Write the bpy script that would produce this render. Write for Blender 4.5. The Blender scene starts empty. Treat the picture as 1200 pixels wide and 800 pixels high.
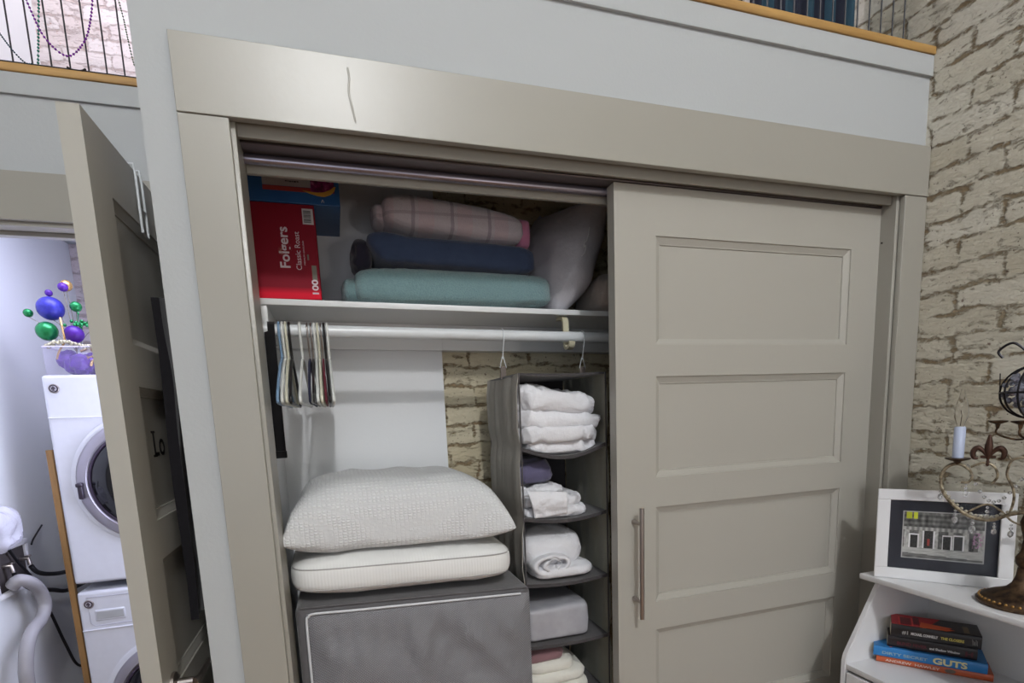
import bpy, bmesh, math, random
from mathutils import Vector, Matrix, noise
random.seed(7)
PI = math.pi
COL = bpy.context.scene.collection

# ------------------------------------------------------------------ materials
def lin(c):
    return tuple(((v/255)/12.92 if v/255 <= .04045 else ((v/255+.055)/1.055)**2.4) for v in c)
class NT:
    def __init__(s, name):
        s.m = bpy.data.materials.new(name); s.m.use_nodes = True
        s.t = s.m.node_tree; s.n = s.t.nodes; s.l = s.t.links
        s.b = s.n['Principled BSDF']
    def add(s, typ, **kw):
        nd = s.n.new(typ)
        for k, v in kw.items():
            if k in nd.inputs: nd.inputs[k].default_value = v
            else: setattr(nd, k, v)
        return nd
    def link(s, a, b): s.l.new(a, b)
    def math(s, op, a, b=None, clamp=False):
        nd = s.n.new('ShaderNodeMath'); nd.operation = op; nd.use_clamp = clamp
        for i, v in enumerate((a, b)):
            if v is None: continue
            if isinstance(v, (int, float)): nd.inputs[i].default_value = v
            else: s.l.new(v, nd.inputs[i])
        return nd.outputs[0]
    def mix(s, f, a, b, blend='MIX'):
        nd = s.n.new('ShaderNodeMix'); nd.data_type = 'RGBA'; nd.blend_type = blend
        for i, v in ((0, f), (6, a), (7, b)):
            if isinstance(v, (int, float)): nd.inputs[i].default_value = v
            elif isinstance(v, tuple): nd.inputs[i].default_value = (*v[:3], 1)
            else: s.l.new(v, nd.inputs[i])
        return nd.outputs[2]
    def ramp(s, f, stops):
        nd = s.n.new('ShaderNodeValToRGB'); s.l.new(f, nd.inputs[0])
        el = nd.color_ramp.elements
        el[0].position, el[0].color = stops[0][0], (*stops[0][1], 1)
        el[1].position, el[1].color = stops[-1][0], (*stops[-1][1], 1)
        for p, c in stops[1:-1]:
            e = el.new(p); e.color = (*c, 1)
        return nd.outputs[0]
    def noise(s, scale, detail=3, rough=.5, vec=None):
        nd = s.add('ShaderNodeTexNoise', Scale=scale, Detail=detail, Roughness=rough)
        s.l.new(vec if vec is not None else s.coord(), nd.inputs['Vector'])
        return nd.outputs[0]
    def coord(s):
        if not hasattr(s, 'tc'): s.tc = s.n.new('ShaderNodeTexCoord')
        return s.tc.outputs['Object']
    def bump(s, h, strength=.3, dist=.002):
        nd = s.add('ShaderNodeBump', Strength=strength, Distance=dist)
        s.l.new(h, nd.inputs['Height']); s.l.new(nd.outputs[0], s.b.inputs['Normal']); return nd
    def base(s, v):
        if isinstance(v, tuple): s.b.inputs['Base Color'].default_value = (*v[:3], 1)
        else: s.l.new(v, s.b.inputs['Base Color'])
    def set(s, **kw):
        for k, v in kw.items(): s.b.inputs[k.replace('_', ' ')].default_value = v
        return s

def paint(name, rgb, rough=.5, bump=.12, scale=90, var=.04, spec=.5):
    t = NT(name); c = lin(rgb)
    n = t.noise(5, 3)
    t.base(t.mix(t.math('MULTIPLY', n, var*4), tuple(x*(1-var) for x in c), tuple(min(1, x*(1+var)) for x in c)))
    t.set(Roughness=rough); t.b.inputs['Specular IOR Level'].default_value = spec
    t.bump(t.noise(scale, 4), bump, .002)
    return t.m
def plain(name, rgb, rough=.5, metal=0, **kw):
    t = NT(name); c = lin(rgb)
    n = t.noise(40, 2)
    t.base(t.mix(t.math('MULTIPLY', n, .5), c, tuple(x*.86 for x in c)))
    t.set(Roughness=rough, Metallic=metal, **kw)
    return t.m
def cloth(name, rgb, rough=.9, wr=.5, wscale=14, weave=900, dist=.006, sheen=.3, rgb2=None, crease=0):
    t = NT(name); c = lin(rgb); c2 = lin(rgb2) if rgb2 else tuple(x*.85 for x in c)
    n = t.noise(wscale, 5, .6)
    t.base(t.mix(n, c2, c)); t.set(Roughness=rough)
    t.b.inputs['Sheen Weight'].default_value = sheen
    t.b.inputs['Specular IOR Level'].default_value = .2
    w = t.noise(weave, 2)
    h = t.math('ADD', n, t.math('MULTIPLY', w, .08))
    if crease:
        rg = t.add('ShaderNodeTexNoise', Scale=crease, Detail=3.0, Roughness=.45, Distortion=.8); rg.noise_type = 'RIDGED_MULTIFRACTAL'
        t.link(t.coord(), rg.inputs['Vector']); h = t.math('ADD', h, t.math('MULTIPLY', rg.outputs[0], -.5))
    t.bump(h, wr, dist)
    return t.m

def brick_mat(name, uaxis, row=.0665, width=.205, base=(222, 218, 206), base2=(186, 178, 156), mortar=(142, 124, 96), stain=(96, 62, 44), mscale=1.0):
    t = NT(name)
    geo = t.add('ShaderNodeNewGeometry')
    sep = t.add('ShaderNodeSeparateXYZ'); t.link(geo.outputs['Position'], sep.inputs[0])
    # warp
    wn = t.add('ShaderNodeTexNoise', Scale=7.0, Detail=4.0, Roughness=.6); t.link(geo.outputs['Position'], wn.inputs['Vector'])
    ws = t.add('ShaderNodeSeparateColor'); t.link(wn.outputs['Color'], ws.inputs[0])
    u = t.math('ADD', sep.outputs[uaxis], t.math('MULTIPLY', t.math('SUBTRACT', ws.outputs[0], .5), .09))
    v = t.math('ADD', sep.outputs['Z'], t.math('MULTIPLY', t.math('SUBTRACT', ws.outputs[1], .5), .060))
    wn2 = t.add('ShaderNodeTexNoise', Scale=40.0, Detail=3.0); t.link(geo.outputs['Position'], wn2.inputs['Vector'])
    v = t.math('ADD', v, t.math('MULTIPLY', t.math('SUBTRACT', wn2.outputs[0], .5), .012))
    cmb = t.add('ShaderNodeCombineXYZ'); t.link(u, cmb.inputs[0]); t.link(v, cmb.inputs[1])
    bt = t.add('ShaderNodeTexBrick'); t.link(cmb.outputs[0], bt.inputs['Vector'])
    for k, val in (('Scale', 1), ('Mortar Size', .012), ('Mortar Smooth', 1.0), ('Brick Width', width), ('Row Height', row), ('Bias', 0)):
        bt.inputs[k].default_value = val
    bt.inputs['Color1'].default_value = (0, 0, 0, 1); bt.inputs['Color2'].default_value = (1, 1, 1, 1); bt.inputs['Mortar'].default_value = (.5, .5, .5, 1)
    P = geo.outputs['Position']
    big = t.noise(4.5, 4, .6, P); mid = t.noise(22, 5, .65, P); fine = t.noise(120, 4, .6, P)
    body = t.mix(t.math('MULTIPLY', mid, 1.0), lin(base2), lin(base))
    body = t.mix(t.math('MULTIPLY', bt.outputs['Color'], .35), body, lin((206, 200, 180)))
    mo = t.mix(fine, lin(tuple(x*.8 for x in mortar)), lin(mortar))
    mpz = t.add('ShaderNodeMapping'); mpz.inputs['Scale'].default_value = (1, 1, 2.6); t.link(P, mpz.inputs['Vector'])
    strk = t.noise(13, 6, .68, mpz.outputs[0]); strk2 = t.noise(38, 5, .7, mpz.outputs[0])
    # lime wash: thick white smears over earthy tan, thin over the joints
    nz = t.math('SUBTRACT', t.math('ADD', t.math('MULTIPLY', strk, .55), t.math('MULTIPLY', strk2, .45)), .5)
    joint = t.math('SUBTRACT', t.math('MULTIPLY', bt.outputs['Fac'], .80), t.math('MULTIPLY', nz, 6.5))
    joint = t.math('MULTIPLY', t.math('SUBTRACT', joint, .36), 1.5, True)      # 1 = bare joint / worn face, 0 = lime-washed
    earth = t.mix(fine, lin(tuple(x*.70 for x in mortar)), lin(tuple(x*1.12 for x in mortar)))
    face = t.mix(t.math('MULTIPLY', t.math('ADD', bt.outputs['Color'], fine), .5), lin(base2), lin(base))
    c = t.mix(t.math('MULTIPLY', joint, mscale, True), face, earth)
    tone = t.math('MULTIPLY', t.math('SUBTRACT', t.noise(3.2, 3, .5, P), .45), 3.0, True)
    c = t.mix(t.math('MULTIPLY', tone, .35), c, lin(base2))
    sp = t.math('MULTIPLY', t.math('SUBTRACT', t.noise(48, 4, .7, P), .64), 14.0, True)
    c = t.mix(t.math('MULTIPLY', sp, .75), c, lin(stain))
    vo = t.add('ShaderNodeTexVoronoi', Scale=85.0); t.link(P, vo.inputs['Vector'])
    pits = t.math('MULTIPLY', t.math('LESS_THAN', vo.outputs['Distance'], .15), t.math('GREATER_THAN', mid, .54))
    c = t.mix(t.math('MULTIPLY', pits, .7), c, lin((88, 64, 48)))
    t.base(c); t.set(Roughness=.85)
    h = t.math('ADD', t.math('MULTIPLY', joint, -.55), t.math('MULTIPLY', strk, 1.2))
    h = t.math('SUBTRACT', t.math('ADD', h, t.math('MULTIPLY', strk2, .6)), t.math('MULTIPLY', pits, .3))
    t.bump(h, .9, .009)
    return t.m

M = {}
M['wall'] = paint('wall_paint', (175, 178, 179), .75, .25, 120, .02, .3)
M['closet_white'] = paint('closet_white_paint', (224, 226, 228), .7, .2, 120, .01, .3)
M['beige'] = paint('beige_trim_paint', (154, 151, 142), .34, .10, 60, .02)
M['door_paint'] = paint('door_paint', (166, 163, 154), .42, .08, 70, .02)
M['white_mel'] = paint('white_melamine', (224, 226, 226), .35, .03, 60, .01)
M['white_rod'] = plain('white_rod_enamel', (214, 218, 220), .3)
M['brick_r'] = brick_mat('whitewashed_brick', 'Y')
M['brick_b'] = brick_mat('cream_painted_brick', 'X', base=(218, 210, 186), base2=(200, 186, 152), mortar=(150, 126, 92), mscale=.95)
M['brick_l'] = brick_mat('limewashed_brick', 'X', base=(226, 220, 222), base2=(208, 192, 190), mortar=(214, 192, 188), mscale=.8, stain=(190, 150, 136))
def wood(name, a, b, axis_scale=(3, 30, 30)):
    t = NT(name)
    mp = t.add('ShaderNodeMapping'); mp.inputs['Scale'].default_value = axis_scale
    t.link(t.coord(), mp.inputs['Vector'])
    n = t.noise(1.0, 5, .6, mp.outputs[0])
    t.base(t.ramp(n, [(.3, lin(a)), (.7, lin(b))])); t.set(Roughness=.6); t.bump(n, .2, .002)
    return t.m
M['pine'] = wood('pine_wood', (134, 98, 52), (190, 150, 88))
M['floor'] = wood('oak_floor', (120, 86, 56), (156, 116, 78), (1, 14, 14))
M['lumber'] = wood('lumber', (120, 88, 50), (164, 124, 74), (30, 30, 3))
M['chrome'] = plain('brushed_steel', (176, 168, 164), .3, 1)
M['black_metal'] = plain('black_wire', (24, 22, 30), .5)
M['white_paint'] = paint('white_gloss', (222, 222, 224), .35, .04, 60, .01)
M['appliance'] = plain('appliance_enamel', (206, 208, 218), .25)
M['grey_plastic'] = plain('silver_plastic', (158, 154, 164), .3, .5)
M['black_glass'] = plain('black_glass', (12, 12, 16), .08)
M['dark_rubber'] = plain('black_rubber', (22, 22, 26), .55)

def mat_flat(name, rgb, rough=.6, metal=0.0):
    key = name
    if key not in M: M[key] = plain(name, rgb, rough, metal)
    return M[key]

# ------------------------------------------------------------------ object helpers
def world_loc(o):
    v = Vector((0, 0, 0))
    while o: v += o.location; o = o.parent
    return v
def tag(o, label=None, cat=None, group=None, kind=None):
    if label: o['label'] = label
    if cat: o['category'] = cat
    if group: o['group'] = group
    if kind: o['kind'] = kind
    return o
def thing(name, loc, label=None, cat=None, group=None, kind=None):
    o = bpy.data.objects.new(name, None); COL.objects.link(o)
    o.empty_display_size = .05; o.location = loc
    return tag(o, label, cat, group, kind)
def obj(name, bm, mats, parent=None, smooth=None, origin=None):
    """links bm (built in world coordinates) as one mesh object"""
    bmesh.ops.recalc_face_normals(bm, faces=bm.faces)
    me = bpy.data.meshes.new(name)
    if parent is not None: off = world_loc(parent)
    elif origin is not None: off = Vector(origin)
    else:
        xs = [v.co for v in bm.verts]
        off = Vector(((min(c.x for c in xs)+max(c.x for c in xs))/2, (min(c.y for c in xs)+max(c.y for c in xs))/2, min(c.z for c in xs)))
    bmesh.ops.translate(bm, verts=bm.verts, vec=-off)
    flat_big = smooth in (None, 40)
    if smooth is None or smooth == 40: smooth = 50
    bm.normal_update()
    bm.to_mesh(me); bm.free()
    if smooth:
        for p in me.polygons: p.use_smooth = True
        if smooth < 180: me.set_sharp_from_angle(angle=math.radians(smooth))
        for p in me.polygons:
            if flat_big:      # broad flat faces stay flat, only their rounded edges are smoothed
                q = [me.vertices[i].co for i in p.vertices]
                if min((q[k]-q[k-1]).length for k in range(len(q))) > .024 or len(q) > 8: p.use_smooth = False
    for m in (mats if isinstance(mats, (list, tuple)) else [mats]): me.materials.append(m)
    o = bpy.data.objects.new(name, me); COL.objects.link(o)
    if parent is not None: o.parent = parent
    else: o.location = off
    return o
def copy_tree(o, parent=None):
    c = o.copy(); COL.objects.link(c)
    if parent is not None: c.parent = parent
    for ch in list(o.children): copy_tree(ch, c)
    return c

def box(bm, x0, x1, y0, y1, z0, z1, bev=0, mi=0, seg=2):
    vs = [bm.verts.new((x, y, z)) for z in (z0, z1) for y in (y0, y1) for x in (x0, x1)]
    F = [(0, 1, 3, 2), (4, 6, 7, 5), (0, 4, 5, 1), (2, 3, 7, 6), (0, 2, 6, 4), (1, 5, 7, 3)]
    fs = [bm.faces.new([vs[i] for i in f]) for f in F]
    for f in fs: f.material_index = mi
    if bev > 0:
        es = list({e for f in fs for e in f.edges})
        r = bmesh.ops.bevel(bm, geom=es, offset=bev, segments=seg, affect='EDGES', profile=.5)
        for f in r['faces']: f.material_index = mi
    return vs
def B(*a, **k):
    bm = bmesh.new(); box(bm, *a, **k); return bm
def quad(bm, a, b, c, d, mi=0):
    f = bm.faces.new([bm.verts.new(p) for p in (a, b, c, d)]); f.material_index = mi; return f
def tube(bm, pts, r, seg=8, cyclic=False, mi=0, caps=True):
    pts = [Vector(p) for p in pts]; n = len(pts)
    rs = r if isinstance(r, (list, tuple)) else [r]*n
    rings = []; up = None
    for i, p in enumerate(pts):
        a = pts[(i-1) % n] if (i > 0 or cyclic) else pts[0]
        b = pts[(i+1) % n] if (i < n-1 or cyclic) else pts[-1]
        t = (b-a).normalized()
        if up is None:
            up = Vector((0, 0, 1)) if abs(t.z) < .9 else Vector((1, 0, 0))
        x = t.cross(up)
        if x.length < 1e-5: x = t.cross(Vector((0, 1, 0)))
        x.normalize(); y = x.cross(t).normalized(); up = y
        rings.append([bm.verts.new(p + x*(rs[i]*math.cos(2*PI*k/seg)) + y*(rs[i]*math.sin(2*PI*k/seg))) for k in range(seg)])
    for i in range(n if cyclic else n-1):
        A, Bb = rings[i], rings[(i+1) % n]
        for k in range(seg):
            f = bm.faces.new((A[k], A[(k+1) % seg], Bb[(k+1) % seg], Bb[k])); f.material_index = mi
    if caps and not cyclic:
        for rg in (rings[0], rings[-1]):
            f = bm.faces.new(rg); f.material_index = mi
def lathe(bm, prof, c=(0, 0, 0), seg=24, axis='z', mi=0):
    c = Vector(c); rings = []
    for r, h in prof:
        ring = []
        for k in range(seg):
            a = 2*PI*k/seg; u, v = r*math.cos(a), r*math.sin(a)
            p = {'z': (u, v, h), 'y': (u, h, v), 'x': (h, u, v)}[axis]
            ring.append(bm.verts.new(c+Vector(p)))
        rings.append(ring)
    for A, Bb in zip(rings, rings[1:]):
        for k in range(seg):
            f = bm.faces.new((A[k], A[(k+1) % seg], Bb[(k+1) % seg], Bb[k])); f.material_index = mi
    for rg in (rings[0], rings[-1]):
        f = bm.faces.new(rg); f.material_index = mi
def smoothpath(pts, sub=6, cyclic=False):
    pts = [Vector(p) for p in pts]; n = len(pts); out = []
    rng = range(n if cyclic else n-1)
    for i in rng:
        p1, p2 = pts[i], pts[(i+1) % n]
        p0 = pts[(i-1) % n] if (i > 0 or cyclic) else p1
        p3 = pts[(i+2) % n] if (i < n-2 or cyclic) else p2
        for k in range(sub):
            t = k/sub
            out.append(.5*((2*p1)+(p2-p0)*t+(2*p0-5*p1+4*p2-p3)*t*t+(3*p1-p0-3*p2+p3)*t*t*t))
    if not cyclic: out.append(pts[-1])
    return out
def sph(bm, c, r, seg=12, rings=8, mi=0, sc=(1, 1, 1)):
    m = Matrix.Translation(c) @ Matrix.Diagonal((sc[0], sc[1], sc[2], 1))
    r_ = bmesh.ops.create_uvsphere(bm, u_segments=seg, v_segments=rings, radius=r, matrix=m)
    for v in r_['verts']:
        for f in v.link_faces: f.material_index = mi
    return r_
def spow(v, e): return math.copysign(abs(v)**e, v)
def blob(bm, c, rx, ry, rz, e1=.5, e2=.5, nu=64, nv=36, disp=None, mi=0):
    """superellipsoid with displacement; e small = boxy"""
    c = Vector(c); grid = []
    for j in range(nv+1):
        v = -PI/2 + PI*j/nv; row = []
        for i in range(nu):
            u = 2*PI*i/nu
            p = Vector((rx*spow(math.cos(v), e1)*spow(math.cos(u), e2), ry*spow(math.cos(v), e1)*spow(math.sin(u), e2), rz*spow(math.sin(v), e1)))
            if disp:
                n = Vector((p.x/rx**2, p.y/ry**2, p.z/rz**2))
                n = n.normalized() if n.length > 1e-6 else Vector((0, 0, 1))
                p = p + n*disp(p+c)
            row.append(p+c)
        grid.append(row)
    vb = bm.verts.new(grid[0][0]); vt = bm.verts.new(grid[nv][0])
    rows = [[bm.verts.new(p) for p in grid[j]] for j in range(1, nv)]
    for a, b in zip(rows, rows[1:]):
        for i in range(nu):
            f = bm.faces.new((a[i], a[(i+1) % nu], b[(i+1) % nu], b[i])); f.material_index = mi
    for i in range(nu):
        f = bm.faces.new((vb, rows[0][(i+1) % nu], rows[0][i])); f.material_index = mi
        f = bm.faces.new((vt, rows[-1][i], rows[-1][(i+1) % nu])); f.material_index = mi
def wr(amp, sc, seed=0, st=(1, 1, 1), ridge=True, amp2=0, sc2=40):
    def f(p):
        q = Vector((p.x*sc*st[0]+seed*3.7, p.y*sc*st[1]+seed, p.z*sc*st[2]-seed))
        q = q + noise.noise_vector(q*.7)*.6
        n = noise.noise(q)
        v = (1-abs(n)*3.0)*.5 if ridge else n
        r = amp*v
        if amp2: r += amp2*noise.noise(p*sc2)
        return r
    return f
def pillow(bm, cx, cy, cz, lx, ly, h, n=60, disp=None, p=2.6, a=.55, pinch=.10, mi=0, tilt=(0, 0), hb=None):
    """stuffed pillow: two bulging skins that meet at a seam round the edge"""
    hb = h if hb is None else hb; ring = {}
    def P(i, j, s):
        u, v = -1+2*i/n, -1+2*j/n
        # spread samples toward edges
        u = math.sin(u*PI/2); v = math.sin(v*PI/2)
        X = lx/2*u*(1-pinch*(1-abs(v)**2)*abs(u)**3*.6); Y = ly/2*v*(1-pinch*(1-abs(u)**2)*abs(v)**3*.6)
        t = max(0, (1-abs(u)**p))**a*max(0, (1-abs(v)**p))**a
        Z = s*(h if s > 0 else hb)*t
        q = Vector((cx+X, cy+Y, cz+Z+tilt[0]*X+tilt[1]*Y))
        if disp: q.z += s*disp(q)*min(1, t*2.5)
        return q
    top = [[bm.verts.new(P(i, j, 1)) for i in range(n+1)] for j in range(n+1)]
    bot = [[top[j][i] if i in (0, n) or j in (0, n) else bm.verts.new(P(i, j, -1)) for i in range(n+1)] for j in range(n+1)]
    for g in (top, bot):
        for j in range(n):
            for i in range(n):
                f = bm.faces.new((g[j][i], g[j][i+1], g[j+1][i+1], g[j+1][i])); f.material_index = mi
def spiral(bm, c, a, b, th, turns, axis, l0, l1, nl=24, npt=90, disp=None, r_in=.18, start=-.5*PI, mi=0, ccw=1, end_round=.02):
    """rolled cloth: a thick ribbon wound into a flattened spiral and swept along an axis"""
    c = Vector(c); prof = []
    for k in range(npt+1):
        t = k/npt; ang = start + ccw*2*PI*turns*t; r = 1-(1-r_in)*t
        prof.append((Vector((math.cos(ang)*r, math.sin(ang)*r)), r))
    outer, inner = [], []
    for P, r in prof:
        outer.append(Vector((P.x*a, P.y*b)))
        L = Vector((P.x*a, P.y*b)); d = L.length or 1
        inner.append(L*(max(.02, d-th)/d))
    loop = outer + inner[::-1]
    rings = []
    for i in range(nl+1):
        s = i/nl; l = l0+(l1-l0)*s
        e = min(s, 1-s)*(l1-l0)
        k = 1 if e > end_round else .93+.07*math.sin(PI/2*e/end_round)
        ring = []
        for q in loop:
            u, w = q.x*k, q.y*k
            p = Vector((l, u, w)) if axis == 'x' else Vector((u, l, w))
            p += c
            if disp:
                d = disp(p); n = Vector((u/a**2, w/b**2)).normalized() if (u or w) else Vector((0, 1))
                p += (Vector((0, n.x, n.y)) if axis == 'x' else Vector((n.x, 0, n.y)))*d
            ring.append(bm.verts.new(p))
        rings.append(ring)
    m = len(loop)
    for A, Bb in zip(rings, rings[1:]):
        for k in range(m):
            f = bm.faces.new((A[k], A[(k+1) % m], Bb[(k+1) % m], Bb[k])); f.material_index = mi
    N = len(outer)
    for rg in (rings[0], rings[-1]):
        for k in range(N-1):
            f = bm.faces.new((rg[k], rg[k+1], rg[m-2-k], rg[m-1-k])); f.material_index = mi

def text_bm(s, size, origin, xdir, ydir, extrude=.0004, align='LEFT', width=None, shear=0, bold=0):
    """lettering as real mesh: baseline starts at origin, runs along xdir, stands along ydir"""
    cu = bpy.data.curves.new('t', 'FONT'); cu.body = s; cu.size = size; cu.extrude = extrude/2; cu.align_x = align; cu.shear = shear; cu.offset = bold
    cu.resolution_u = 3
    o = bpy.data.objects.new('t', cu); COL.objects.link(o)
    bpy.context.view_layer.update()
    me = bpy.data.meshes.new_from_object(o.evaluated_get(bpy.context.evaluated_depsgraph_get()))
    bm = bmesh.new(); bm.from_mesh(me)
    bpy.data.objects.remove(o); bpy.data.curves.remove(cu); bpy.data.meshes.remove(me)
    X = Vector(xdir).normalized(); Y = Vector(ydir).normalized(); Z = X.cross(Y)
    if width:
        xs = [v.co.x for v in bm.verts]; k = width/(max(xs)-min(xs))
        for v in bm.verts: v.co.x *= k
    O = Vector(origin)
    for v in bm.verts: v.co = O + X*v.co.x + Y*v.co.y + Z*(v.co.z+extrude/2)
    return bm

# ------------------------------------------------------------------ camera (a phone held above eye-level shelves, its frame cropped: lens shift)
R = ((0.95055, 0.29947, 0.08227), (-0.30804, 0.94285, 0.12707), (-0.03952, -0.14613, 0.98848))
cam = bpy.data.cameras.new('camera'); co = bpy.data.objects.new('camera', cam); COL.objects.link(co)
mw = Matrix(((R[0][0], R[0][2], -R[0][1], -0.25479), (R[1][0], R[1][2], -R[1][1], -1.20827), (R[2][0], R[2][2], -R[2][1], 1.50021), (0, 0, 0, 1)))
co.matrix_world = mw
cam.sensor_width = 36; cam.lens = 36*628.55/1200; cam.shift_y = (576.07-400)/1200; cam.clip_start = .01
bpy.context.scene.camera = co

# ------------------------------------------------------------------ the room
XR = 1.427; XW = -.549; YL = .69; YB = 2.05; XL = -1.42; ZL = 2.44; ZC = 4.7
WY = .012      # wall plane of the closet wall; the casing's face is y = 0
OX0, OX1, OZ = -.4016, 1.3412, 2.069
def S(name, bm, m, smooth=None, label=None):
    o = obj(name, bm, m, smooth=smooth); o['kind'] = 'structure'
    if label: o['label'] = label
    return o
S('floor', B(-3.1, XR+.12, -4.1, YB+.12, -.08, 0), M['floor'])
S('ceiling', B(-3.1, XR+.12, -4.1, YB+.12, ZC, ZC+.08), M['wall'])
S('wall_front', B(-3.1, XR+.12, -4.1, -4.0, 0, ZC), M['wall'])
S('wall_left', B(-3.1, -3.0, -4.0, YB, 0, ZC), M['wall'])
# right brick wall
bm = bmesh.new(); box(bm, XR, XR+.12, -4.0, YB+.12, 0, ZC)
S('wall_right', bm, M['brick_r'])
# closet wall with its opening
bm = bmesh.new()
box(bm, XW, OX0-.012, WY, .13, 0, ZL-.05)
box(bm, OX1+.012, XR, WY, .13, 0, ZL-.05)
box(bm, OX0-.012, OX1+.012, WY, .13, OZ+.012, ZL-.05)
S('wall_back', bm, M['wall'])
S('wall_closet_left', B(XW, -.42, .13, YB, 0, ZL-.05), M['closet_white'])
bm = bmesh.new(); box(bm, -.42, .095, .60, .63, 0, ZL-.05)
S('wall_closet_drywall', bm, M['closet_white'])
S('wall_closet_back', B(-.42, XR, .63, .70, 0, ZL-.05), M['brick_b'])
# laundry wall with door opening
DX0, DX1 = -1.40, -.66
bm = bmesh.new()
box(bm, -3.0, DX0-.02, YL, YL+.11, 0, ZL-.05); box(bm, DX1+.03, XW, YL, YL+.11, 0, ZL-.05); box(bm, DX0-.02, DX1+.03, YL, YL+.11, OZ+.01, ZL-.05)
S('wall_laundry_front', bm, M['wall'])
S('wall_laundry_left', B(XL-.10, XL, YL+.11, YB, 0, ZC), M['closet_white'])
S('wall_laundry_back', B(-3.0, XR, YB, YB+.1, 0, ZC), M['brick_l'])
# loft floor slab
bm = bmesh.new(); box(bm, -3.0, XW, YL, YB, ZL-.05, ZL); box(bm, XW, XR, WY, YB, ZL-.05, ZL)
S('ceiling_slab', bm, M['wall'])
# loft edge boards: fascia and pine cap
bm = bmesh.new(); box(bm, XW-.02, XR, WY-.009, WY, 2.392, 2.445, .001); box(bm, XW-.02, XW, WY, YL-.02, 2.392, 2.445, .001)
S('trim_1', bm, M['wall'], label='white fascia board under the pine ledge')
S('trim_2', B(-3.0, XW-.02, YL-.009, YL, 2.392, 2.445, .001), M['wall'])
bm = bmesh.new(); box(bm, XW-.03, XR, WY-.014, .10, 2.445, 2.466, .003)
S('trim_3', bm, M['pine'], label='pine ledge cap over the closet wall')
S('trim_4', B(-3.0, XW-.03, YL-.014, YL+.08, 2.445, 2.466, .003), M['pine'], label='pine ledge cap over the laundry door')
# closet casings
bm = bmesh.new(); box(bm, -.4875, XR-.001, -.006, WY, OZ+.0012, 2.2047, .0012)
S('trim_5', bm, M['beige'])
bm = bmesh.new(); box(bm, -.4875, OX0, -.004, WY, 0, OZ, .0012)
S('trim_6', bm, M['beige'])
bm = bmesh.new(); box(bm, OX1, XR-.001, -.004, WY, 0, OZ, .0012)
S('trim_7', bm, M['beige'])
# jambs (lining of the opening)
J0, J1, JZ = OX0+.008, OX1-.010, OZ-.008
bm = bmesh.new()
box(bm, OX0-.012, J0, WY+.002, .128, 0, OZ+.01, .001)
box(bm, J1, OX1+.012, WY+.002, .128, 0, OZ+.01, .001)
box(bm, J0, J1, .037, .128, JZ, OZ+.012, .001)
S('trim_8', bm, M['beige'])
bm = bmesh.new(); tube(bm, smoothpath([(-.178, -.0058, 2.185), (-.176, -.0062, 2.165), (-.179, -.0062, 2.14), (-.174, -.0062, 2.11), (-.170, -.0058, 2.085)], 5), [.0008]+[.0022]*19+[.0008], 8)
for v in bm.verts: v.co.y = -.006+(v.co.y+.006)*.28
S('trim_15', bm, M['beige'], label='dried paint run on the header board')
# front guide fascia and rear valance of the top track, with the aluminium double track between
bm = bmesh.new(); box(bm, J0, J1, .030, .037, JZ-.008, OZ+.011, .001)
S('trim_9', bm, M['beige'])
S('trim_14', B(J0, J1, .1165, .128, JZ-.040, JZ-.0005, .002), M['beige'])
tr = thing('sliding_door_track', (.47, .08, JZ), 'grey metal double track along the top of the closet opening', 'door track')
bm = bmesh.new()
box(bm, J0, J1, .058, .122, JZ-.006, JZ-.001)
obj('track_channel', bm, plain('track_metal', (120, 112, 112), .4, .6), tr)
bm = bmesh.new(); tube(bm, [(J0, .104, JZ-.017), (J1, .104, JZ-.017)], .010, 12)
obj('track_rail', bm, plain('rail_metal', (150, 146, 160), .25, .8), tr)

# ------------------------------------------------------------------ panelled doors
P_, PH, ZP1 = .354, .2715, 1.934
def panel_face(bm, x0, x1, z0, z1, px0, px1, y, s, mp):
    """one face of a five-panel door. mp maps (x, depth, z); s = +1 sinks toward +depth"""
    def V(x, d, z): return bm.verts.new(mp(x, y+s*d, z))
    def Q(a, b, c, d):
        bm.faces.new([V(*p) for p in (a, b, c, d)])
    edges = [z1] + sum([[ZP1-i*P_, ZP1-i*P_-PH] for i in range(5)], []) + [z0]
    for b_, t_ in zip(edges[1:], edges): Q((x0, 0, b_), (px0, 0, b_), (px0, 0, t_), (x0, 0, t_)); Q((px1, 0, b_), (x1, 0, b_), (x1, 0, t_), (px1, 0, t_))
    for i in range(0, 12, 2): Q((px0, 0, edges[i+1]), (px1, 0, edges[i+1]), (px1, 0, edges[i]), (px0, 0, edges[i]))
    prof = [(0, 0), (.0005, .0035), (.004, .0045), (.010, .0075), (.016, .0105), (.0185, .0105), (.0190, .0135)]
    for i in range(5):
        t, b = ZP1-i*P_, ZP1-i*P_-PH
        for (i0, d0), (i1, d1) in zip(prof, prof[1:]):
            a = [(px0+i0, d0, b+i0), (px1-i0, d0, b+i0), (px1-i0, d0, t-i0), (px0+i0, d0, t-i0)]
            c = [(px0+i1, d1, b+i1), (px1-i1, d1, b+i1), (px1-i1, d1, t-i1), (px0+i1, d1, t-i1)]
            for k in range(4): Q(a[k], a[(k+1) % 4], c[(k+1) % 4], c[k])
        i0, d0 = prof[-1]
        Q((px0+i0, d0, b+i0), (px1-i0, d0, b+i0), (px1-i0, d0, t-i0), (px0+i0, d0, t-i0))
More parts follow.
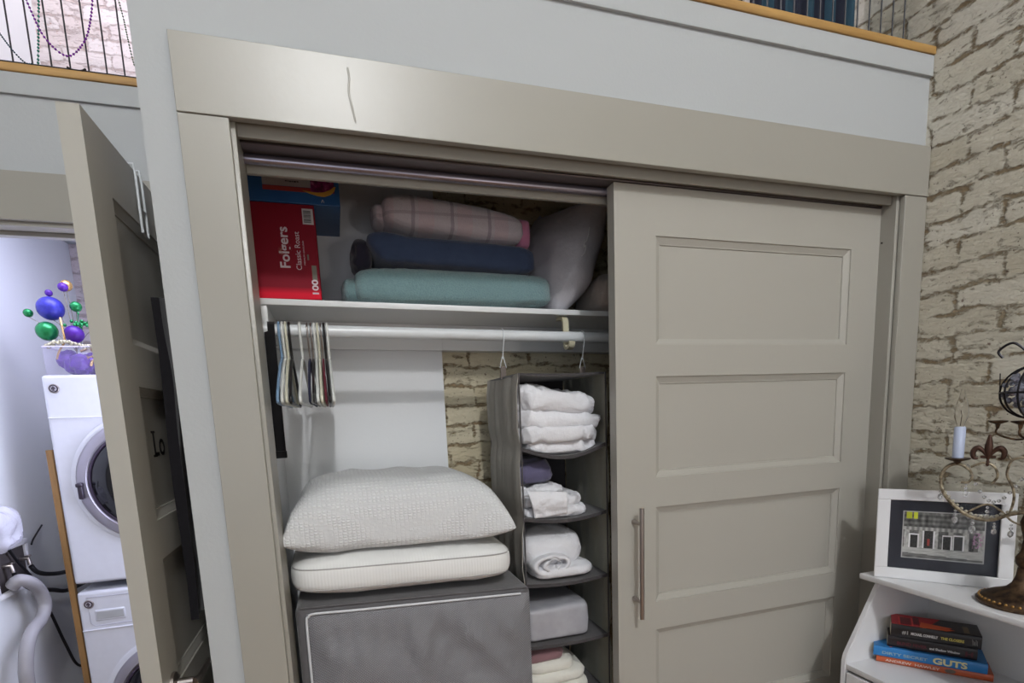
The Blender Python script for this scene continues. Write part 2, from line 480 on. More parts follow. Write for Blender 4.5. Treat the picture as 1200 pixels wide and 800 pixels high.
def panel_door(x0, x1, z0, z1, px0, px1, y0, th, mp):
    bm = bmesh.new()
    panel_face(bm, x0, x1, z0, z1, px0, px1, y0, 1, mp)
    panel_face(bm, x0, x1, z0, z1, px0, px1, y0+th, -1, mp)
    def V(x, y, z): return bm.verts.new(mp(x, y, z))
    es = [z1] + sum([[ZP1-i*P_, ZP1-i*P_-PH] for i in range(5)], []) + [z0]
    segs = [((x, a_), (x, b_), 0, 0) for x in (x0, x1) for a_, b_ in zip(es[1:], es)] + [((a_, z), (b_, z), 0, 0) for z in (z0, z1) for a_, b_ in ((x0, px0), (px0, px1), (px1, x1))]
    for a, b, c, d in segs:
        bm.faces.new([V(a[0], y0, a[1]), V(b[0], y0, b[1]), V(b[0], y0+th, b[1]), V(a[0], y0+th, a[1])])
    bmesh.ops.remove_doubles(bm, verts=bm.verts, dist=1e-5)
    return bm
d1 = thing('door_1', (.89, .078, .02), 'beige five-panel sliding closet door with a long steel bar pull', kind='structure')
obj('door_panel', panel_door(.4433, 1.338, .02, 2.0526, .563, 1.2227, .060, .035, lambda x, y, z: (x, y, z)), M['door_paint'], d1, 0)
bm = bmesh.new()
hx = .494
tube(bm, [(hx, .020, .928), (hx, .020, 1.236)], .0062, 16)
h = obj('door_handle', bm, M['chrome'], d1, 40); h['label'] = 'long brushed steel bar pull'
for z in (.975, 1.192):
    bm = bmesh.new(); tube(bm, [(hx, .062, z), (hx, .054, z), (hx, .038, z), (hx, .020, z)], [.0085, .0075, .0048, .0048], 12)
    obj('handle_post', bm, M['chrome'], h, 40)
# screw / mark on the right jamb
bm = bmesh.new(); lathe(bm, [(.0025, 0), (.0025, .002), (.0005, .003)], (0, 0, 0), 10, 'x')
for v in bm.verts: v.co = Vector((J1-v.co.x, .052+v.co.y, 1.955+v.co.z))
tag(obj('jamb_screw', bm, mat_flat('dark_screw', (60, 54, 50), .4, .8)), 'tiny dark screw head in the right closet jamb beside the sliding door', 'screw')

# laundry door, open square into the room
DXF = -.625
d2 = thing('door_2', (DXF-.018, .33, .02), 'beige five-panel laundry door standing open at the left, edge toward the room', kind='structure')
obj('door_panel', panel_door(-.045, YL-.005, .02, 2.045, .057, YL-.115, 0, .034, lambda x, y, z: (DXF-.034+y, x, z)), M['door_paint'], d2, 0)
bm = bmesh.new(); lathe(bm, [(.024, 0), (.024, .006), (.010, .010), (.009, .038)], (DXF, .016, .968), 20, 'x')
hd = obj('door_handle', bm, M['chrome'], d2); hd['label'] = 'polished lever handle'
bm = bmesh.new(); tube(bm, smoothpath([(DXF+.040, .012, .968), (DXF+.046, .026, .968), (DXF+.047, .06, .968), (DXF+.046, .115, .967)], 4), [.008]*4+[.0065]*9, 12)
obj('lever', bm, M['chrome'], hd)
bm = bmesh.new(); box(bm, DXF-.027, DXF-.007, -.0463, -.0448, .86, .94, .0003)
obj('latch_plate', bm, M['chrome'], d2)
# letters
ink = mat_flat('black_vinyl', (16, 15, 16), .5)
bm = text_bm('Lo', .078, (DXF-.0133, .141, 1.437), (0, 1, 0), (0, 0, 1), .0006, bold=.0006)
xs = [v.co.y for v in bm.verts]
for y, z in ((.148, 1.489), (.148, 1.4375)):      # slab serifs on the L
    box(bm, DXF-.0134, DXF-.0127, y-.010, y+.014, z-.0025, z+.0025)
o = obj('door_lettering', bm, ink, d2); o['label'] = 'black vinyl letters on the second panel from the top'
# laundry door casing and jamb
bm = bmesh.new(); box(bm, DX0-.11, DX1+.095, YL-.018, YL, OZ+.002, 2.196, .0012)
S('trim_10', bm, M['beige'])
bm = bmesh.new(); box(bm, DX0-.11, DX0-.004, YL-.016, YL, 0, OZ, .0012)
S('trim_11', bm, M['beige'])
bm = bmesh.new(); box(bm, DX1+.006, XW-.002, YL-.016, YL, 0, OZ, .0012)
S('trim_12', bm, M['beige'])
bm = bmesh.new()
box(bm, DX0-.02, DX1+.03, YL-.004, YL+.115, OZ-.010, OZ+.012, .001); box(bm, DX0-.02, DX1+.012, YL+.045, YL+.06, OZ-.022, OZ-.010, .001)
box(bm, DX0-.02, DX0, YL-.004, YL+.115, 0, OZ-.010, .001); box(bm, DX1+.010, DX1+.03, YL-.004, YL+.115, 0, OZ-.010, .001)
S('trim_13', bm, M['beige'])

# over-door hook with a black garment
hk = thing('over_door_hook', (DXF, .21, 1.92), 'white wire over-door hook on the open laundry door', 'hook')
bm = bmesh.new()
x = DXF+.006
for pts in ([(DXF-.040, .198, 1.98), (DXF-.040, .198, 2.052), (DXF+.004, .198, 2.052), (x, .198, 2.03), (x, .198, 1.915), (x, .235, 1.912), (x, .235, 2.03), (DXF+.004, .235, 2.052), (DXF-.040, .235, 2.052), (DXF-.040, .235, 1.98)],
            [(x, .198, 1.965), (x, .235, 1.965)]):
    tube(bm, pts, .0028, 8)
obj('strap_frame', bm, M['white_rod'], hk)
bm = bmesh.new()
nn = 26
def gar(u, v, s):
    y = .168+.30*u + .008*math.sin(9*v) - .02*v*(1-u); z = 1.790 - .72*v - .03*abs(u-.5)
    d = .016+.006*math.sin(16*u+3*v)+.004*noise.noise(Vector((u*5, v*6, 2)))
    return (DXF+.012+(d if s else .0), y, z)
g0 = [[bm.verts.new(gar(i/nn, j/nn, 1)) for i in range(nn+1)] for j in range(nn+1)]
g1 = [[bm.verts.new(gar(i/nn, j/nn, 0)) for i in range(nn+1)] for j in range(nn+1)]
for j in range(nn):
    for i in range(nn):
        bm.faces.new((g0[j][i], g0[j][i+1], g0[j+1][i+1], g0[j+1][i])); bm.faces.new((g1[j][i], g1[j+1][i], g1[j+1][i+1], g1[j][i+1]))
for i in range(nn):
    bm.faces.new((g0[0][i], g1[0][i], g1[0][i+1], g0[0][i+1])); bm.faces.new((g0[nn][i], g0[nn][i+1], g1[nn][i+1], g1[nn][i]))
    bm.faces.new((g0[i][0], g0[i+1][0], g1[i+1][0], g1[i][0])); bm.faces.new((g0[i][nn], g1[i][nn], g1[i+1][nn], g0[i+1][nn]))
tag(obj('hanging_garment', bm, cloth('black_cloth', (24, 22, 26), wr=.3)), 'black garment hanging on the inside of the open laundry door', 'garment')

# ------------------------------------------------------------------ loft: wire railing, beads, curtain
def railing(name, x0, x1, y, label, h=.95, sp=.0427, first=None):
    r = thing(name, ((x0+x1)/2, y, 2.466), label, 'railing')
    bm = bmesh.new(); tube(bm, [(x0, y, 2.478), (x1, y, 2.478)], .0022, 6); obj('bottom_wire', bm, M['black_metal'], r)
    bm = bmesh.new(); tube(bm, [(x0, y, 2.466+h), (x1, y, 2.466+h)], .006, 8); obj('top_wire', bm, M['black_metal'], r)
    x = first
    while x > x0: x -= sp
    x += sp
    proto = None
    while x < x1:
        if proto is None:
            bm = bmesh.new(); tube(bm, [(x, y, 2.466), (x, y, 2.466+h)], .0021, 6); proto = obj('bar', bm, M['black_metal'], r); px = x
        else:
            c = proto.copy(); COL.objects.link(c); c.location.x += x-px
        x += sp
    return r
railing('wire_railing', -1.62, XW-.06, .70, 'black wire railing on the loft ledge above the laundry door', first=-.998)
railing('wire_railing', .55, 1.34, .03, 'black wire railing on the loft ledge at the brick corner', first=1.338)

def beads(name, pts, r, rgb, label, step=None):
    bm = bmesh.new(); P = smoothpath(pts, 24); step = step or r*2.6
    acc = step; last = P[0]
    for p in P:
        acc += (p-last).length; last = p
        if acc >= step:
            sph(bm, p, r, 8, 6); acc = 0
    tube(bm, [Vector(p) for p in P[::4]], r*.25, 4)
    return tag(obj(name, bm, mat_flat('bead_'+'_'.join(map(str, rgb)), rgb, .25, .3)), label, 'beads', 'bead necklaces draped over the loft railing')
yb = .685
beads('bead_necklace', [(-.98, yb, 2.80), (-.955, yb, 2.68), (-.935, yb, 2.60), (-.912, yb, 2.538), (-.868, yb, 2.503), (-.826, yb, 2.542), (-.803, yb, 2.60), (-.788, yb, 2.68), (-.78, yb, 2.80)], .0030, (130, 44, 160), 'purple bead strand hanging in a deep loop on the loft railing')
beads('bead_necklace', [(-.905, yb, 2.80), (-.912, yb, 2.66), (-.925, yb, 2.56), (-.938, yb, 2.472)], .0031, (40, 130, 110), 'green bead strand hanging straight, behind the purple loop')
beads('bead_necklace', [(-1.07, yb, 2.72), (-1.03, yb, 2.58), (-1.0, yb, 2.515), (-.969, yb, 2.475), (-.95, yb, 2.472)], .0022, (30, 70, 84), 'dark teal bead strand at the left end, sagging to the ledge', .0046)
beads('bead_necklace', [(-.742, yb, 2.80), (-.732, yb, 2.68), (-.724, yb, 2.62), (-.718, yb, 2.55), (-.712, yb, 2.50)], .0022, (90, 110, 84), 'thin green and gold bead strand nearest the closet wall')
bm = bmesh.new(); tube(bm, smoothpath([(-.872, yb-.002, 2.474), (-.86, yb-.003, 2.4685), (-.84, yb-.003, 2.4685), (-.83, yb, 2.476)], 4), .0028, 6)
tag(obj('bead_tassel', bm, ink), 'small black tie lying on the ledge under the purple bead loop', 'tie')

# curtain behind the right railing
def curtain(name, x0, x1, y, z0, z1, m, label, folds=14, amp=.018, seed=0):
    bm = bmesh.new(); n = folds*10; a = []
    for k in range(n+1):
        u = k/n; x = x0+(x1-x0)*u; d = amp*math.sin(2*PI*folds*u+seed)+amp*.5*math.sin(2*PI*folds*.37*u+seed)
        a.append([bm.verts.new((x, y+d+o_, z)) for z in (z0, z1) for o_ in (0, .004)])
    for p, q in zip(a, a[1:]):
        for i, j in ((0, 1), (2, 3), (0, 2), (1, 3)): bm.faces.new((p[i], p[j], q[j], q[i]))
    for e in (a[0], a[-1]): bm.faces.new((e[0], e[1], e[3], e[2]))
    return tag(obj(name, bm, m, smooth=60), label, 'curtain')
t = NT('teal_stripe_cloth')
sx = t.add('ShaderNodeSeparateXYZ'); t.link(t.coord(), sx.inputs[0])
w = t.math('SINE', t.math('MULTIPLY', sx.outputs[0], 75))
t.base(t.mix(t.math('GREATER_THAN', w, .1), lin((22, 26, 44)), lin((36, 66, 82)))); t.set(Roughness=.9)
curtain('curtain', 1.00, 1.40, .24, 2.45, 3.6, t.m, 'dark teal curtain panel behind the railing in the loft', 9, .010)
curtain('curtain', .83, .995, .27, 2.45, 3.6, cloth('navy_cloth', (22, 24, 38)), 'near-black curtain panel left of the teal one in the loft', 4, .012)
bm = bmesh.new(); tube(bm, [(.6, .26, 3.615), (XR, .26, 3.615)], .011, 10)
tag(obj('curtain_rod', bm, M['black_metal']), 'black rod carrying the loft curtains', 'rod')
curtain('curtain', .70, .825, .27, 2.45, 3.6, cloth('pale_cloth', (190, 205, 216)), 'pale blue curtain edge at the left of the dark ones', 4, .010)

# ------------------------------------------------------------------ closet: shelf, rod
def zs(x): return 1.812-.0150*(x+.22)     # shelf top height
SY0, SY1 = .345, .600
def shear(bm):
    for v in bm.verts: v.co.z += -.0150*(v.co.x+.22)
    return bm
sh = thing('closet_shelf', (.5, .47, 1.80), 'white closet shelf full of blankets above the hanging rod', 'shelf')
obj('shelf_board', shear(B(-.419, XR-.008, SY0, SY1-.001, 1.7965, 1.812, .001)), M['white_mel'], sh)
bm = B(-.419, .094, SY1-.019, SY1-.001, 1.715, 1.796, .001); box(bm, .094, XR-.008, SY1-.019, .629, 1.715, 1.796, .001)
obj('back_cleat', shear(bm), M['white_mel'], sh)
obj('side_cleat', shear(B(-.4195, -.402, SY0+.006, SY1-.02, 1.722, 1.796, .001)), M['white_mel'], sh)
# cream support bracket hooking the rod
bm = bmesh.new()
bx = .432
prof = smoothpath([(bx, .40, 1.782), (bx, .372, 1.782), (bx, .352, 1.772), (bx, .349, 1.745), (bx, .347, 1.712), (bx, .340, 1.692), (bx, .325, 1.686), (bx, .309, 1.692), (bx, .304, 1.704)], 4)
L = []
for i, p in enumerate(prof):
    a = prof[max(0, i-1)]; b = prof[min(len(prof)-1, i+1)]; tt = (b-a).normalized(); n = Vector((0, -tt.z, tt.y))*.0045
    L.append([bm.verts.new(p+n+Vector((s*.009, 0, 0))) for s in (-1, 1)]+[bm.verts.new(p-n+Vector((s*.009, 0, 0))) for s in (1, -1)])
for a, b in zip(L, L[1:]):
    for k in range(4): bm.faces.new((a[k], a[(k+1) % 4], b[(k+1) % 4], b[k]))
bm.faces.new(L[0]); bm.faces.new(L[-1])
o = obj('rod_bracket', bm, mat_flat('cream_plastic', (206, 200, 172), .45), sh); o['label'] = 'cream hooked bracket under the shelf'
def zr(x): return 1.7325-.0165*(x+.37)
RY = .33
rd = thing('closet_rod', (.5, RY, 1.72), 'white round hanging rod across the closet under the shelf', 'rod')
bm = bmesh.new(); tube(bm, [(-.412, RY, zr(-.412)), (XR-.012, RY, zr(XR))], .0158, 20); obj('rod_tube', bm, M['white_rod'], rd)
bm = bmesh.new(); lathe(bm, [(.030, 0), (.030, .004), (.022, .006), (.021, .016), (.0165, .016)], (-.4185, RY, zr(-.41)), 20, 'x'); obj('rod_socket', bm, M['white_rod'], rd)
bm = bmesh.new(); lathe(bm, [(.0165, -.022), (.021, -.022), (.022, -.012), (.030, -.010), (.030, -.003)], (XR, RY, zr(XR)), 20, 'x'); obj('rod_socket', bm, M['white_rod'], rd)

# black strap at the left end of the rod
bm = bmesh.new()
pts = [(-.398, RY+.019, 1.730), (-.398, RY+.012, 1.748), (-.398, RY, 1.753), (-.398, RY-.012, 1.748), (-.398, RY-.019, 1.730), (-.399, RY-.016, 1.66), (-.400, RY-.010, 1.56), (-.401, RY-.006, 1.48), (-.401, RY-.006, 1.412)]
pr = smoothpath(pts, 4); L = []
for i, p in enumerate(pr):
    a = pr[max(0, i-1)]; b = pr[min(len(pr)-1, i+1)]; tt = (b-a).normalized(); n = Vector((0, -tt.z, tt.y))*.0012
    L.append([bm.verts.new(p+n+Vector((s*.0125, 0, 0))) for s in (-1, 1)]+[bm.verts.new(p-n+Vector((s*.0125, 0, 0))) for s in (1, -1)])
for a, b in zip(L, L[1:]):
    for k in range(4): bm.faces.new((a[k], a[(k+1) % 4], b[(k+1) % 4], b[k]))
bm.faces.new(L[0]); bm.faces.new(L[-1])
box(bm, -.415, -.387, RY-.010, RY-.002, 1.405, 1.424, .002)
tag(obj('hanging_strap', bm, cloth('black_webbing', (20, 19, 22), wr=.2), origin=(-.40, RY, 1.41)), 'flat black strap hanging from the left end of the closet rod', 'strap')

# hangers
def hanger(x, rgb, label, yaw=0, flat=False, dz=0, bar=True, w=.200, r=.0036):
    z = zr(x); t = thing('clothes_hanger', (x, RY, z), label, 'hanger', 'empty hangers bunched at the left of the rod')
    m = mat_flat('hanger_'+'_'.join(map(str, rgb)), rgb, .8 if flat else .35)
    c, s = math.cos(yaw), math.sin(yaw)
    def W(a, b): return (x+s*a, RY+c*a, z+b)
    R_ = .0195; hkp = []
    for k in range(11):
        a = PI*(.02+1.18*k/10)
        hkp.append(W(-R_*math.cos(a)*-1*-1, R_*math.sin(a)-.002))
    hkp = [W(-R_*math.cos(PI*(1.18-1.18*k/10)), R_*math.sin(PI*(1.18-1.18*k/10))-.001) for k in range(12)][::-1]
    # far side tip ... over the top ... down the near side to the neck
    tip = [W(R_*math.cos(PI*(-.12+.1*k)), R_*math.sin(PI*(-.12+.1*k))) for k in range(0, 12)]
    neck = [W(-R_*.93, -.012), W(-.012, -.035), W(-.003, -.055), W(0, -.078)]
    bm = bmesh.new(); tube(bm, [Vector(p) for p in tip]+[Vector(p) for p in neck], .0022 if flat else r*.9, 8)
    hk_ = obj('hanger_hook', bm, M['chrome'] if flat else m, t)
    bm = bmesh.new()
    zb = -.190+dz
    if bar:
        path = smoothpath([W(0, -.074), W(.05, -.088), W(.12, -.125), (W(w-.012, zb+.022)), W(w, zb+.008), W(w-.012, zb), W(.1, zb-.001), W(0, zb), W(-.1, zb-.001), W(-w+.012, zb), W(-w, zb+.008), W(-w+.012, zb+.022), W(-.12, -.125), W(-.05, -.088)], 4, True)
        tube(bm, path, (r*.55 if flat else r), 8, True)
        if flat:
            for v in bm.verts:
                pass
    if flat:   # broad velvet shoulders
        for sgn in (-1, 1):
            q = [W(0, -.070), W(sgn*.06, -.086), W(sgn*.13, -.122), W(sgn*(w-.005), -.168)]; dn = .020
            A = [[bm.verts.new((p[0]+o_, p[1], p[2]-d_)) for o_, d_ in ((-.0025, 0), (.0025, 0), (.0025, dn), (-.0025, dn))] for p in q]
            for a, b in zip(A, A[1:]):
                for k in range(4): bm.faces.new((a[k], a[(k+1) % 4], b[(k+1) % 4], b[k]))
            bm.faces.new(A[0]); bm.faces.new(A[-1])
    obj('hanger_frame', bm, m, t)
    return t
WH, CR, BK, NV, BL, MR = (214, 216, 212), (206, 204, 184), (22, 22, 24), (30, 32, 58), (120, 150, 180), (92, 24, 40)
hanger(-.3765, BL, 'light blue plastic hanger, leftmost on the rod', .010)
hanger(-.3685, WH, 'white tubular hanger touching the blue one', .004, r=.0037)
hanger(-.3605, CR, 'off-white tubular hanger between the white one and the first black one', -.002)
hanger(-.3525, BK, 'black plastic hanger left of the gap in the row', -.008)
hanger(-.3265, WH, 'white tubular hanger standing alone in the middle of the row', .02, r=.0040)
hanger(-.3085, NV, 'navy velvet hanger just right of the lone white one', .008, flat=True)
hanger(-.3000, BK, 'black velvet hanger pressed against the navy one', .004, flat=True, w=.21)
hanger(-.2918, WH, 'white tubular hanger right of the dark velvet pair', .002)
hanger(-.2838, CR, 'cream tubular hanger touching the maroon one', -.002)
hanger(-.2758, MR, 'maroon velvet hanger near the right of the row', -.006, flat=True)
hanger(-.2678, BK, 'black plastic hanger just right of the maroon one', -.010)
hanger(-.2600, WH, 'white tubular hanger, rightmost on the rod', -.014, r=.0037)

# ------------------------------------------------------------------ closet: things on the shelf
# red coffee box
fx0, fx1, fy0, fy1 = -.4180, -.2660, .352, .560
t = NT('red_carton'); n = t.noise(3, 2)
sx = t.add('ShaderNodeSeparateXYZ'); t.link(t.coord(), sx.inputs[0])
lit_band = t.math('MULTIPLY', t.math('SUBTRACT', .030, sx.outputs[2]), 60, True)  # light falling on the carton's foot, painted in as brighter red
t.base(t.mix(lit_band, lin((126, 18, 36)), lin((214, 22, 50)))); t.set(Roughness=.6); t.b.inputs['Specular IOR Level'].default_value = .15
zf = zs(-.34)+.002; zft = zf+.2340
fb = thing('coffee_box', ((fx0+fx1)/2, .45, zf), 'red coffee pod carton standing on the closet shelf at the left', 'box')
obj('carton', B(fx0, fx1, fy0, fy1, zf, zft, .0015), t.m, fb)
white_ink = mat_flat('white_ink', (205, 190, 196), .5)
U, Vv = (0, 0, 1), (-1, 0, 0)     # text reading upward
yF = fy0-.0004
def ftext(s, size, x, z, name, width=None, m=None, bold=0):
    bm = text_bm(s, size, (x, yF, z), U, Vv, .0003, width=width, bold=bold)
    return obj(name, bm, m or white_ink, fb, smooth=0)
ftext('Folgers', .034, -.3365, zf+.075, 'brand_lettering', .100, bold=.0007)
ftext('Classic Roast', .019, -.3085, zf+.072, 'roast_lettering', .094)
ftext('MEDIUM GROUND', .005, -.2985, zf+.085, 'small_lettering', .06)
ftext('100', .021, -.2725, zf+.008, 'count_lettering', .037, bold=.0006)
bm = B(-.2845, -.2725, yF-.0002, yF+.0002, zf+.048, zf+.085); box(bm, -.293, -.289, yF-.0002, yF+.0002, zf+.098, zf+.112)
obj('count_patch', bm, mat_flat('carton_grey', (104, 98, 84), .5), fb)
bm = B(-.2965, -.2700, yF-.0003, yF+.0003, zf+.186, zf+.224)
lab = obj('barcode_label', bm, mat_flat('label_white', (190, 184, 184), .6), fb)
bm = bmesh.new()
z = zf+.190
while z < zf+.220:
    wd = random.choice((.0006, .001, .0014)); box(bm, -.2935, -.2755, yF-.0007, yF-.0004, z, z+wd); z += wd+random.choice((.0007, .0010, .0013))
obj('barcode', bm, mat_flat('bar_ink', (34, 36, 40), .6), lab)
bm = bmesh.new()    # sunburst mark beside the name
for k in range(9):
    a = PI*k/8; q = Vector((-.352, yF-.0002, zf+.118))
    tube(bm, [q+Vector((-math.sin(a)*.003, 0, math.cos(a)*.003)), q+Vector((-math.sin(a)*.011, 0, math.cos(a)*.012))], [.0006, .0001], 4)
obj('sun_mark', bm, mat_flat('pale_gold', (176, 130, 112), .5), fb)

# blue carton on top of it
zb0 = zft+.001; zb1 = zb0+.20
t = NT('blue_carton'); n = t.noise(8, 3)
t.base(t.mix(n, lin((26, 64, 116)), lin((44, 96, 150)))); t.set(Roughness=.35)
bb = thing('blue_box', (-.31, .45, zb0), 'blue printed carton lying on top of the red coffee carton', 'box')
obj('carton', B(-.4185, -.200, .350, .598, zb0, zb1, .0015), t.m, bb)
yB = .3495
obj('text_panel', B(-.384, -.2700, yB-.0003, yB+.0003, zb0+.040, zb0+.155), mat_flat('pale_panel', (156, 148, 150), .5), bb)
bm = bmesh.new()
for i, (a, b) in enumerate(((-.330, -.298), (-.346, -.306), (-.352, -.300))):   # unreadable small print drawn as strokes
    z0_ = zb0+.050+.016*i
    xk = a
    while xk < b:
        wd = random.uniform(.003, .007); box(bm, xk, min(b, xk+wd), yB-.0007, yB-.0004, z0_+random.uniform(-.0006, .0006), z0_+.003); xk += wd+.0012
obj('small_print', bm, mat_flat('print_ink', (40, 34, 40), .6), bb)
obj('red_stripe', B(-.384, -.2700, yB-.0003, yB+.0003, zb0+.028, zb0+.039), mat_flat('red_print', (150, 44, 40), .5), bb)
t = NT('berry_print'); n = t.noise(70, 4)
t.base(t.ramp(n, [(.35, lin((70, 10, 50))), (.55, lin((120, 26, 84))), (.75, lin((190, 120, 150)))])); t.set(Roughness=.4)
obj('berry_picture', B(-.2695, -.2120, yB-.0004, yB+.0003, zb0+.030, zb0+.155), t.m, bb)
bm = bmesh.new()
L = [( -.290, .032, .0), (-.275, .026, .004), (-.255, .021, .008), (-.238, .020, .011), (-.222, .026, .012), (-.212, .036, .010), (-.208, .046, .0)]
A = [(bm.verts.new((x_, yB-.0009, zb0+z_)), bm.verts.new((x_, yB-.0009, zb0+z_+h_+.0005))) for x_, z_, h_ in L]
for a, b in zip(A, A[1:]): bm.faces.new((a[0], b[0], b[1], a[1]))
ex = bmesh.ops.extrude_face_region(bm, geom=bm.faces[:]); bmesh.ops.translate(bm, verts=[e for e in ex['geom'] if isinstance(e, bmesh.types.BMVert)], vec=(0, .0005, 0))
obj('yellow_swoosh', bm, mat_flat('yellow_print', (190, 140, 50), .5), bb)
bm = bmesh.new(); tube(bm, smoothpath([(-.246, yB-.0004, zb0+.006), (-.243, yB-.0004, zb0+.013), (-.240, yB-.0004, zb0+.006)], 4), .0008, 5)
obj('white_mark', bm, white_ink, bb)

# blankets
def zsr(x, d=.0): return zs(x)+d
teal = NT('teal_fleece'); n = teal.noise(240, 4, .7); n2 = teal.noise(12, 3)
teal.base(teal.mix(n, lin((92, 126, 132)), lin((146, 182, 184)))); teal.set(Roughness=1.0)
teal.b.inputs['Sheen Weight'].default_value = .5
teal.bump(teal.math('ADD', n, teal.math('MULTIPLY', n2, .8)), .9, .006)
bm = bmesh.new()
blob(bm, (.108, .452, zs(.11)+.051), .287, .112, .050, .42, .22, 90, 40, wr(.006, 16, 3, (.5, 1, 1), False, .002, 120))
blob(bm, (-.183, .452, zs(-.18)+.040), .030, .085, .036, .7, .6, 40, 24, wr(.005, 22, 4, (1, 1, 1), False, .0015, 120))
for v in bm.verts: v.co.z = max(v.co.z, zs(v.co.x)+.001)
tag(obj('teal_blanket', bm, teal.m, smooth=180), 'teal fleece blanket folded flat at the bottom of the shelf stack', 'blanket')
navy = cloth('navy_terry', (70, 86, 116), wr=.8, wscale=20, rgb2=(50, 62, 90))
bm = bmesh.new()
blob(bm, (.115, .452, zs(.11)+.143), .232, .108, .040, .45, .25, 80, 34, wr(.006, 13, 8, (.6, 1, 1.4), True, .0015, 90))
for v in bm.verts:
    v.co.z += -.035*(v.co.x-.115) + .020*max(0, -(v.co.x-.0)*5)*(1 if v.co.z > zs(.1)+.14 else 0)
    if v.co.x < .0 and v.co.z > zs(.1)+.14: v.co.x -= .02
tag(obj('navy_blanket', bm, navy, smooth=180), 'navy blue blanket folded between the plaid one and the teal one', 'blanket')
bm = bmesh.new()
blob(bm, (-.152, .455, zs(-.15)+.138), .026, .07, .044, .8, .7, 40, 24, wr(.010, 26, 12, (1, 1, 1), True))
tag(obj('dark_cloth', bm, cloth('dark_grey_cloth', (46, 44, 60), wr=.8), smooth=180), 'crumpled dark cloth wedged at the left end of the navy blanket', 'cloth')
t = NT('pink_plaid')
mp = t.add('ShaderNodeSeparateXYZ'); t.link(t.coord(), mp.inputs[0])
def stripe(v, f, th, ph=0): return t.math('GREATER_THAN', t.math('SINE', t.math('ADD', t.math('MULTIPLY', v, f), ph)), th)
wv = t.noise(30, 3)
v1 = t.math('ADD', mp.outputs[0], t.math('MULTIPLY', wv, .008))
c = t.mix(t.math('MULTIPLY', stripe(v1, 58, .35), .55), lin((214, 208, 216)), lin((216, 192, 202)))
c = t.mix(t.math('MULTIPLY', stripe(v1, 58, .96, 2.1), .6), c, lin((124, 108, 136)))
c = t.mix(t.math('MULTIPLY', stripe(mp.outputs[2], 110, .90), .45), c, lin((148, 132, 148)))
t.base(t.mix(t.math('MULTIPLY', t.noise(300, 2), .4), c, lin((180, 172, 180)))); t.set(Roughness=1.0); t.b.inputs['Sheen Weight'].default_value = .4
t.bump(t.math('ADD', t.noise(400, 2), t.math('MULTIPLY', t.noise(16, 4), 2)), .6, .004)
bm = bmesh.new()
blob(bm, (.118, .455, zs(.11)+.229), .207, .100, .048, .55, .30, 80, 34, wr(.006, 12, 21, (.5, 1, 1), False, .0015, 110))
blob(bm, (-.095, .455, zs(-.1)+.222), .022, .06, .030, .8, .8, 32, 20, wr(.004, 24, 22, (1, 1, 1), False))
blob(bm, (.322, .458, zs(.3)+.226), .018, .085, .044, .5, .4, 32, 20, wr(.004, 24, 23), mi=1)
for v in bm.verts: v.co.z += -.085*(v.co.x-.115)+.014
tag(obj('plaid_blanket', bm, [t.m, cloth('pink_trim', (206, 134, 168), wr=.5)], smooth=180), 'pinkish grey plaid blanket rolled on top of the shelf stack', 'blanket')

# bagged pillow leaning upright at the right of the shelf
t = NT('bag_plastic_over_pillow'); n = t.noise(9, 5, .6); f_ = t.noise(60, 4, .7)
t.base(t.mix(n, lin((176, 173, 180)), lin((214, 212, 216)))); t.set(Roughness=.5); t.b.inputs['Coat Weight'].default_value = .15
rg = t.add('ShaderNodeTexNoise', Scale=11.0, Detail=4.0, Distortion=.6); rg.noise_type = 'RIDGED_MULTIFRACTAL'; t.link(t.coord(), rg.inputs['Vector'])
t.bump(t.math('ADD', t.math('ADD', n, t.math('MULTIPLY', f_, .2)), t.math('MULTIPLY', rg.outputs[0], -.35)), .7, .010)
bm = bmesh.new()
pillow(bm, 0, 0, 0, .40, .34, .075, 50, wr(.010, 9, 31, (1, 1, 1), True), 2.6, .55, .25)
mt = Matrix.Translation((.468, .485, 1.974)) @ Matrix.Rotation(math.radians(18), 4, 'Z') @ Matrix.Rotation(math.radians(-69), 4, 'Y') @ Matrix.Rotation(math.radians(6), 4, 'X')
# taper the lower end to a knotted tip
for v in bm.verts:
    k = max(0, (-v.co.x-.06)/.14); v.co.y *= 1-.72*k**1.3; v.co.z *= 1-.35*k
bmesh.ops.transform(bm, matrix=mt, verts=bm.verts)
for v in bm.verts:
    if v.co.z < zs(v.co.x)+.002 : v.co.z = zs(v.co.x)+.002
    if v.co.z > 2.30: v.co.z = 2.30
    if v.co.y > .626: v.co.y = .626-.05*(v.co.y-.626)
from mathutils.bvhtree import BVHTree
bv = BVHTree.FromBMesh(bm); hits = []
for x_, z_ in ((.520, 2.045), (.514, 2.020), (.507, 2.004), (.500, 1.998), (.497, 1.985), (.503, 1.990), (.499, 1.970), (.488, 1.958)):
    h_ = bv.ray_cast(Vector((x_, 0, z_)), Vector((0, 1, 0)))
    if h_[0]: hits.append(h_[0]-Vector((0, .0015, 0)))
bp_ = tag(obj('bagged_pillow', bm, t.m, smooth=180), 'white pillow in a plastic bag leaning upright at the right end of the shelf', 'pillow')
bm = bmesh.new(); tube(bm, smoothpath(hits, 4), .0017, 6)
o = obj('bag_tie', bm, mat_flat('white_tie', (236, 236, 236), .4), bp_); o['label'] = 'thin white tie'
t = cloth('beige_linen', (176, 164, 156), wr=.8, wscale=18)
bm = bmesh.new(); blob(bm, (.640, .46, zs(.64)+.062), .085, .12, .061, .6, .5, 60, 30, wr(.014, 12, 41, (1, 1, 1), True))
for v in bm.verts: v.co.z = max(v.co.z, zs(v.co.x)+.001)
tag(obj('beige_bundle', bm, t, smooth=180), 'crumpled beige linen bundle behind the bagged pillow', 'linen')

